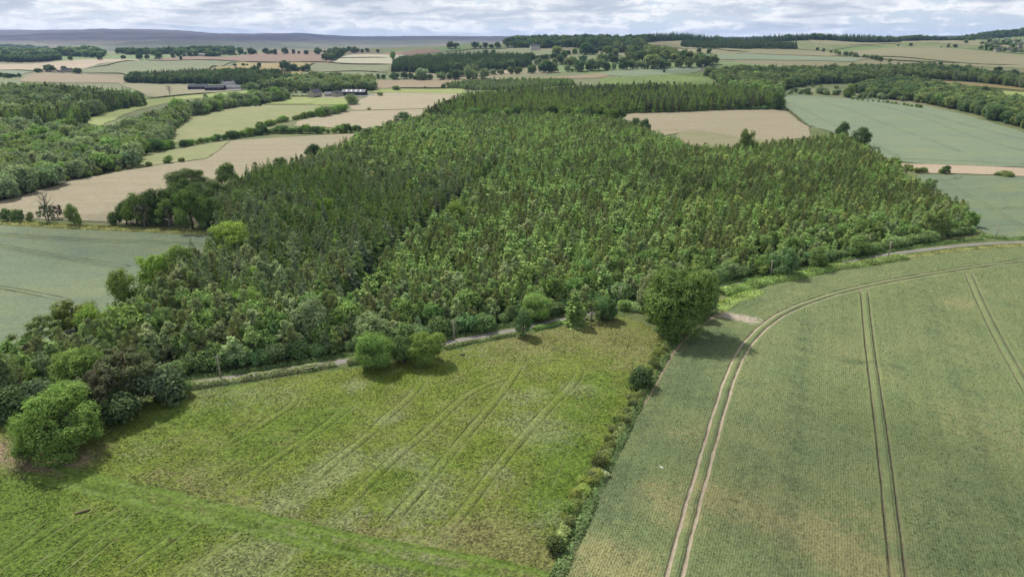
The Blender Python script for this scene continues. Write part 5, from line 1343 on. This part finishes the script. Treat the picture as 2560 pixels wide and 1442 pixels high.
for k, (sx, sy) in enumerate(spx):
    x, y = at(sx, sy); o = link('sheep', SHEEP[k % 3 != 0 and 0 or 1], None, (x, y, hz_(x, y)+.25)); o.rotation_euler = (0, 0, rng.random()*6.28)
    prop(o, 'white sheep grazing in the pasture before the stone farm', 'sheep', 'sheep in the pasture before the stone farm')
def gull(px, py, alt, rz, lab):
    x, y = G(px, py); d = Vector((x, y, 0))-Vector((0, 0, CAM_H)); t = 1-alt/CAM_H; p = Vector((0, 0, CAM_H))+d*t
    m = MB(); m.tube([(-.24, 0, 0), (-.1, 0, .0), (.08, 0, .01), (.2, 0, .02), (.27, 0, .02)], [.02, .06, .07, .05, .01], 8)
    for s in (-1, 1):
        m.add([(.12, 0, .03), (-.04, 0, .03), (-.02, s*.3, .13), (.13, s*.3, .13), (-.1, s*.68, .04), (-.04, s*.7, .05)], [(0, 1, 2, 3), (3, 2, 4, 5)])
    m.add([(-.2, 0, 0), (-.36, -.08, 0), (-.36, .08, 0)], [(0, 1, 2)])
    o = m.build('gull', simple_mat('feathers', (.75, .75, .74), .7, .03), None, tuple(p)); o.rotation_euler = (0, 0, rz); o.scale = (.7, .7, .7); prop(o, lab, 'bird')
gull(1653, 1166, 5, .6, 'white gull gliding low over the crop near the hedge')
# dung or stone heap and log in the meadow
M_LOG = simple_mat('old_wood', (.13, .105, .065), .9, .3, 3)
x, y = G(1156, 889); b = MB(); b.tube([(-.6, -.1, .15), (-.2, 0, .2), (.3, .05, .2), (.6, .1, .15)], [.12, .24, .26, .1], 8); o = b.build('log', M_LOG, None, (x, y, hz_(x, y)+.15), smooth=True); prop(o, 'brown stump like log lying in the meadow near the lane', 'log')
x, y = G(207, 1282); b = MB(); b.tube([(-.9, -.6, .12), (-.3, -.2, .2), (.3, .15, .2), (.9, .55, .15)], [.1, .18, .2, .13], 8); o = b.build('log', M_LOG, None, (x, y, hz_(x, y)+.12), smooth=True); prop(o, 'dark log lying in the grass at the lower left below the track', 'log')

hedge('hedge', [(1668, 858), (1645, 915), (1612, 975), (1575, 1040), (1530, 1115), (1505, 1160), (1470, 1215), (1430, 1290), (1395, 1370)], 2.1, 1.0, (.075, .10, .03), 'ragged strip of tall growth forming the hedge between meadow and crop', dens=110)
# unseen clouds added above the frame, placed to shade chosen patches of ground
M_SHADE_CLOUD = bpy.data.materials.new('shade_cloud'); M_SHADE_CLOUD.use_nodes = True
ct = NT(M_SHADE_CLOUD.node_tree); M_SHADE_CLOUD.node_tree.nodes.clear()
co_ = ct.n('ShaderNodeOutputMaterial'); ctr = ct.n('ShaderNodeBsdfTransparent'); cdf = ct.n('ShaderNodeBsdfDiffuse'); cdf.inputs[0].default_value = (.85, .86, .88, 1)
cmx = ct.n('ShaderNodeMixShader'); cmx.inputs[0].default_value = .19
ct.l(ctr.outputs[0], cmx.inputs[1]); ct.l(cdf.outputs[0], cmx.inputs[2]); ct.l(cmx.outputs[0], co_.inputs[0])
def shade_cloud(px, py, rx, ry, seed):
    x, y = G(px, py); z0 = hz_(x, y); t = (950-z0)/sdir.z
    c = (x+sdir.x*t, y+sdir.y*t, 950)
    n, m = 40, 16; r_ = np.random.default_rng(seed); ph = r_.random(6)*6.28
    a = np.linspace(0, 2*math.pi, n, endpoint=False); e_ = np.linspace(-1, 1, m)*math.pi/2
    A, E = np.meshgrid(a, e_)
    k = 1+.16*np.sin(3*A+ph[0])+.12*np.sin(5*A+ph[1])+.08*np.sin(8*A+ph[2]+2*E)+.05*np.sin(13*A+ph[3]-3*E)
    V = np.column_stack([(k*np.cos(E)*np.cos(A)*rx).ravel(), (k*np.cos(E)*np.sin(A)*ry).ravel(), (np.sin(E)*38*(1+.3*np.sin(4*A+ph[4])*np.cos(E))).ravel()])
    F_ = [(i*n+j, i*n+(j+1) % n, (i+1)*n+(j+1) % n, (i+1)*n+j) for i in range(m-1) for j in range(n)]
    o = link('shade_cloud', mesh_np('shade_cloud', V, F_, [M_SHADE_CLOUD], True), None, c); o['kind'] = 'structure'
for k, (px_, py_, rx, ry) in enumerate([(720, 560, 85, 62), (120, 270, 190, 130), (2250, 190, 380, 160), (500, 120, 700, 500), (420, 88, 1500, 500), (1250, 110, 600, 600), (900, 96, 1300, 1100), (1500, 450, 50, 30), (1950, 480, 60, 35), (2300, 1300, 34, 26)]):
    shade_cloud(px_, py_, rx, ry, k)

# ------------------------------------------------------------------ standing growth : tufts of the meadow and ears of the crop, too many to count
def sward(name, poly, n, off, mat, attrs, hmin, hmax, size, lines, lab, rows=False, far=260):
    P = np.array(GL(poly)) if not isinstance(poly, np.ndarray) else poly
    x0, y0 = np.maximum(P.min(0), (-190, 38)); x1, y1 = np.minimum(P.max(0), (190, far))
    X = rng.uniform(x0, x1, n*3); Y = y0+(y1-y0)*rng.random(n*3)**1.25
    px, py = PIXV(X, Y)
    k = (px > -60) & (px < 2620) & (py < 1500) & inside(P, X, Y) & ((vnoise(X, Y, 2.6, .7)+.6*vnoise(X, Y, .9, 2.)+rng.normal(0, .5, len(X))) > (-.9 if rows else -.15))
    X, Y = X[k][:n], Y[k][:n]
    keep = np.ones(len(X), bool)
    for ln, off_, hw in lines:
        d, _, _ = dist_line(ln, X, Y); keep &= np.abs(d-off_) > hw
    X, Y = X[keep], Y[keep]; m = len(X)
    hh = rng.uniform(hmin, hmax, m); s_ = size*rng.uniform(.6, 1.3, m)
    C = np.column_stack([X, Y, H(X, Y)+off+hh*.5])
    N = rng.normal(0, .7, (m, 3)); N[:, 2] = np.abs(N[:, 2])+(.35 if rows else 1.0)
    V, Fq = quads(C, N, s_, .7, r=rng)
    V[:, 2] = np.maximum(V[:, 2], H(V[:, 0], V[:, 1])+off-.03)
    at_ = {a: np.repeat(fn(X, Y), 4) for a, fn in attrs.items()}
    o = link(name, mesh_np(name, V, Fq, [mat], False, at_)); o['kind'] = 'stuff'; o['label'] = lab
ML = [(smooth_line(GL(mk), 1), .95, .22) for mk in MARKS]
ML.append((smooth_line(GL([(90, 1172), (138, 1190), (301, 1229), (477, 1271), (640, 1308), (816, 1351), (966, 1381), (1150, 1412), (1290, 1442), (1500, 1500)]), 1), 1.55, .75))
sward('meadow_grass', MEADOW, 120000, OFF_M, M_MEADOW, MA, .03, .17, .16, ML, 'tufted uncut grass standing over the meadow')
CL = [(MAIN_TRACK[::3], .97, .42), (TRACK2, .99, .33), (TRACK3, .99, .33)]
sward('crop_growth', CROPF, 120000, OFF_C, M_CROP, CA, .02, .16, .11, CL, 'uneven heads of the growing crop on the right', rows=True)

# ------------------------------------------------------------------ turn the list of trees into objects
CAP = dict(shrub=300, bush=300, spruce_tree=290, larch_tree=250, pine_tree=260, birch_tree=260, broadleaf_tree=230)
TINTW = lambda t: ('dark green' if sum(t) < .13 else 'blue grey' if t[2] > .052 and t[2] > t[1]*.55 else 'bright green' if t[1] > t[0]*1.6 and t[1] > .11 else 'pale yellow' if sum(t) > .34 else 'brownish' if t[0] > t[1]*.88 else 'mid green')
AREA = dict(plant=None, second='in the far plantation behind the pink stubble field', young='in the pale young planting beyond the far plantation', leftcon='in the dark conifer wood at the left edge',
            leftmix='in the mixed wood left of the long stubble field', midcon='in the wood behind the dark barns', farmwood='in the trees behind the stone farm', blockcon='in the distant square conifer block',
            rightmix='in the mixed wood beyond the right crop field', rightbelt='in the belt along the top of the right crop field', skyline='in the skyline woods', farleft='in the far left tree belt', valley='in the valley below the moor',
            hedge_mid='in the tree lines beyond the second plantation', hedge_far='along distant field edges', farm_trees='beside the stone farm')
def area_text(t):
    if t.area != 'plant': return AREA[t.area]
    x, y = pix(t.x, t.y, 0)
    b = ('behind the lone oak' if x < 450 else 'behind the leftmost lane pole' if x < 860 else 'behind the paired round trees' if x < 1250 else
         'behind the cone shaped conifer' if x < 1600 else 'behind the huge dark oak' if x < 1850 else 'above the gravel pull in')
    return 'in the %s of the plantation %s' % ('front' if y > 700 else 'middle' if y > 560 else 'back', b)
def shown(t):
    x, y = pix(t.x, t.y, hz_(t.x, t.y)+t.h*.7)
    return -10 < x < 2570 and 0 < y < 1450
for kind in CAP:
    L = [t for t in TREES if t.kind == kind]
    if kind not in CAP: continue
    must = [t for t in L if t.must]
    rest = sorted([t for t in L if not t.must], key=lambda t: -t.app if shown(t) else 1)
    n = max(0, CAP[kind]-len(must)); ind, mass = rest[:n], rest[n:]
    ind2 = [t for t in ind if shown(t)]; mass += [t for t in ind if not shown(t)]
    P = PROTO.get(kind)
    for t in ind2:
        if t.pr is None: t.pr = P[int(rng.random()*len(P))]
        if t.lab is None:
            c = TINTW(t.tint); k = kind.replace('_tree', '').replace('broadleaf', 'broadleaf tree')
            t.lab = '%s %s %s' % (c, k, area_text(t)); t.group = '%s %ss %s' % (c, k, area_text(t))
    for t in must+ind2: spawn(t)
    if mass:
        V = np.array([(t.x, t.y, hz_(t.x, t.y)-.1) for t in mass])
        me = bpy.data.meshes.new('points'); me.vertices.add(len(V)); me.vertices.foreach_set('co', V.astype(np.float32).ravel())
        a = me.attributes.new('rz', 'FLOAT_VECTOR', 'POINT'); a.data.foreach_set('vector', np.array([(rng.normal(0, .03), rng.normal(0, .03), t.rot) for t in mass], np.float32).ravel())
        a = me.attributes.new('sc', 'FLOAT_VECTOR', 'POINT'); a.data.foreach_set('vector', np.array([(t.w, t.w, t.h) for t in mass], np.float32).ravel())
        a = me.attributes.new('tint', 'FLOAT_COLOR', 'POINT'); a.data.foreach_set('color', np.array([(*t.tint, 1) for t in mass], np.float32).ravel())
        a = me.attributes.new('va', 'INT', 'POINT'); a.data.foreach_set('value', (rng.random(len(mass))*len(P)).astype(np.int32))
        me.update()
        nm = kind.replace('_tree', '_forest')
        o = link(nm, me); o['kind'] = 'stuff'
        o['label'] = 'the uncountable %ss that fill the woods' % kind.replace('_', ' ')
        ng = bpy.data.node_groups.new(nm, 'GeometryNodeTree'); ng.is_modifier = True
        ng.interface.new_socket('Geometry', in_out='INPUT', socket_type='NodeSocketGeometry')
        ng.interface.new_socket('Geometry', in_out='OUTPUT', socket_type='NodeSocketGeometry')
        gi = ng.nodes.new('NodeGroupInput'); go = ng.nodes.new('NodeGroupOutput'); jn = ng.nodes.new('GeometryNodeJoinGeometry')
        def named(n_, ty):
            nd = ng.nodes.new('GeometryNodeInputNamedAttribute'); nd.data_type = ty; nd.inputs[0].default_value = n_
            return [s_ for s_ in nd.outputs if s_.enabled and s_.name == 'Attribute'][0]
        rz, sc_, va = named('rz', 'FLOAT_VECTOR'), named('sc', 'FLOAT_VECTOR'), named('va', 'INT')
        er = ng.nodes.new('FunctionNodeEulerToRotation'); ng.links.new(rz, er.inputs[0])
        for k, p in enumerate(P):
            src = bpy.data.objects.new(nm+'_source', p.joined)
            cmp_ = ng.nodes.new('FunctionNodeCompare'); cmp_.data_type = 'INT'; cmp_.operation = 'EQUAL'
            ins = [s_ for s_ in cmp_.inputs if s_.enabled]; ng.links.new(va, ins[0]); ins[1].default_value = k
            oi = ng.nodes.new('GeometryNodeObjectInfo'); oi.inputs['Object'].default_value = src; oi.inputs['As Instance'].default_value = True
            ip = ng.nodes.new('GeometryNodeInstanceOnPoints')
            ng.links.new(gi.outputs[0], ip.inputs['Points']); ng.links.new(cmp_.outputs[0], ip.inputs['Selection'])
            ng.links.new(oi.outputs['Geometry'], ip.inputs['Instance']); ng.links.new(er.outputs[0], ip.inputs['Rotation']); ng.links.new(sc_, ip.inputs['Scale'])
            ng.links.new(ip.outputs[0], jn.inputs[0])
        ng.links.new(jn.outputs[0], go.inputs[0])
        md = o.modifiers.new('scatter', 'NODES'); md.node_group = ng
    print(kind, 'must', len(must), 'single', len(ind2), 'mass', len(mass))

# ------------------------------------------------------------------ haze
b = MB(); b.box(-13500, -13500, -40, 13500, 13500, 215)
hm = bpy.data.materials.new('haze_air'); hm.use_nodes = True; ht = NT(hm.node_tree); hm.node_tree.nodes.clear()
ho = ht.n('ShaderNodeOutputMaterial'); hv = ht.n('ShaderNodeVolumePrincipled')
hv.inputs['Color'].default_value = (.36, .54, .98, 1); hv.inputs['Density'].default_value = 3.5e-5; hv.inputs['Anisotropy'].default_value = .2
ht.l(hv.outputs[0], ho.inputs['Volume'])
o = b.build('haze', hm); o['kind'] = 'stuff'; o['label'] = 'thin bluish air that fades the far moor'
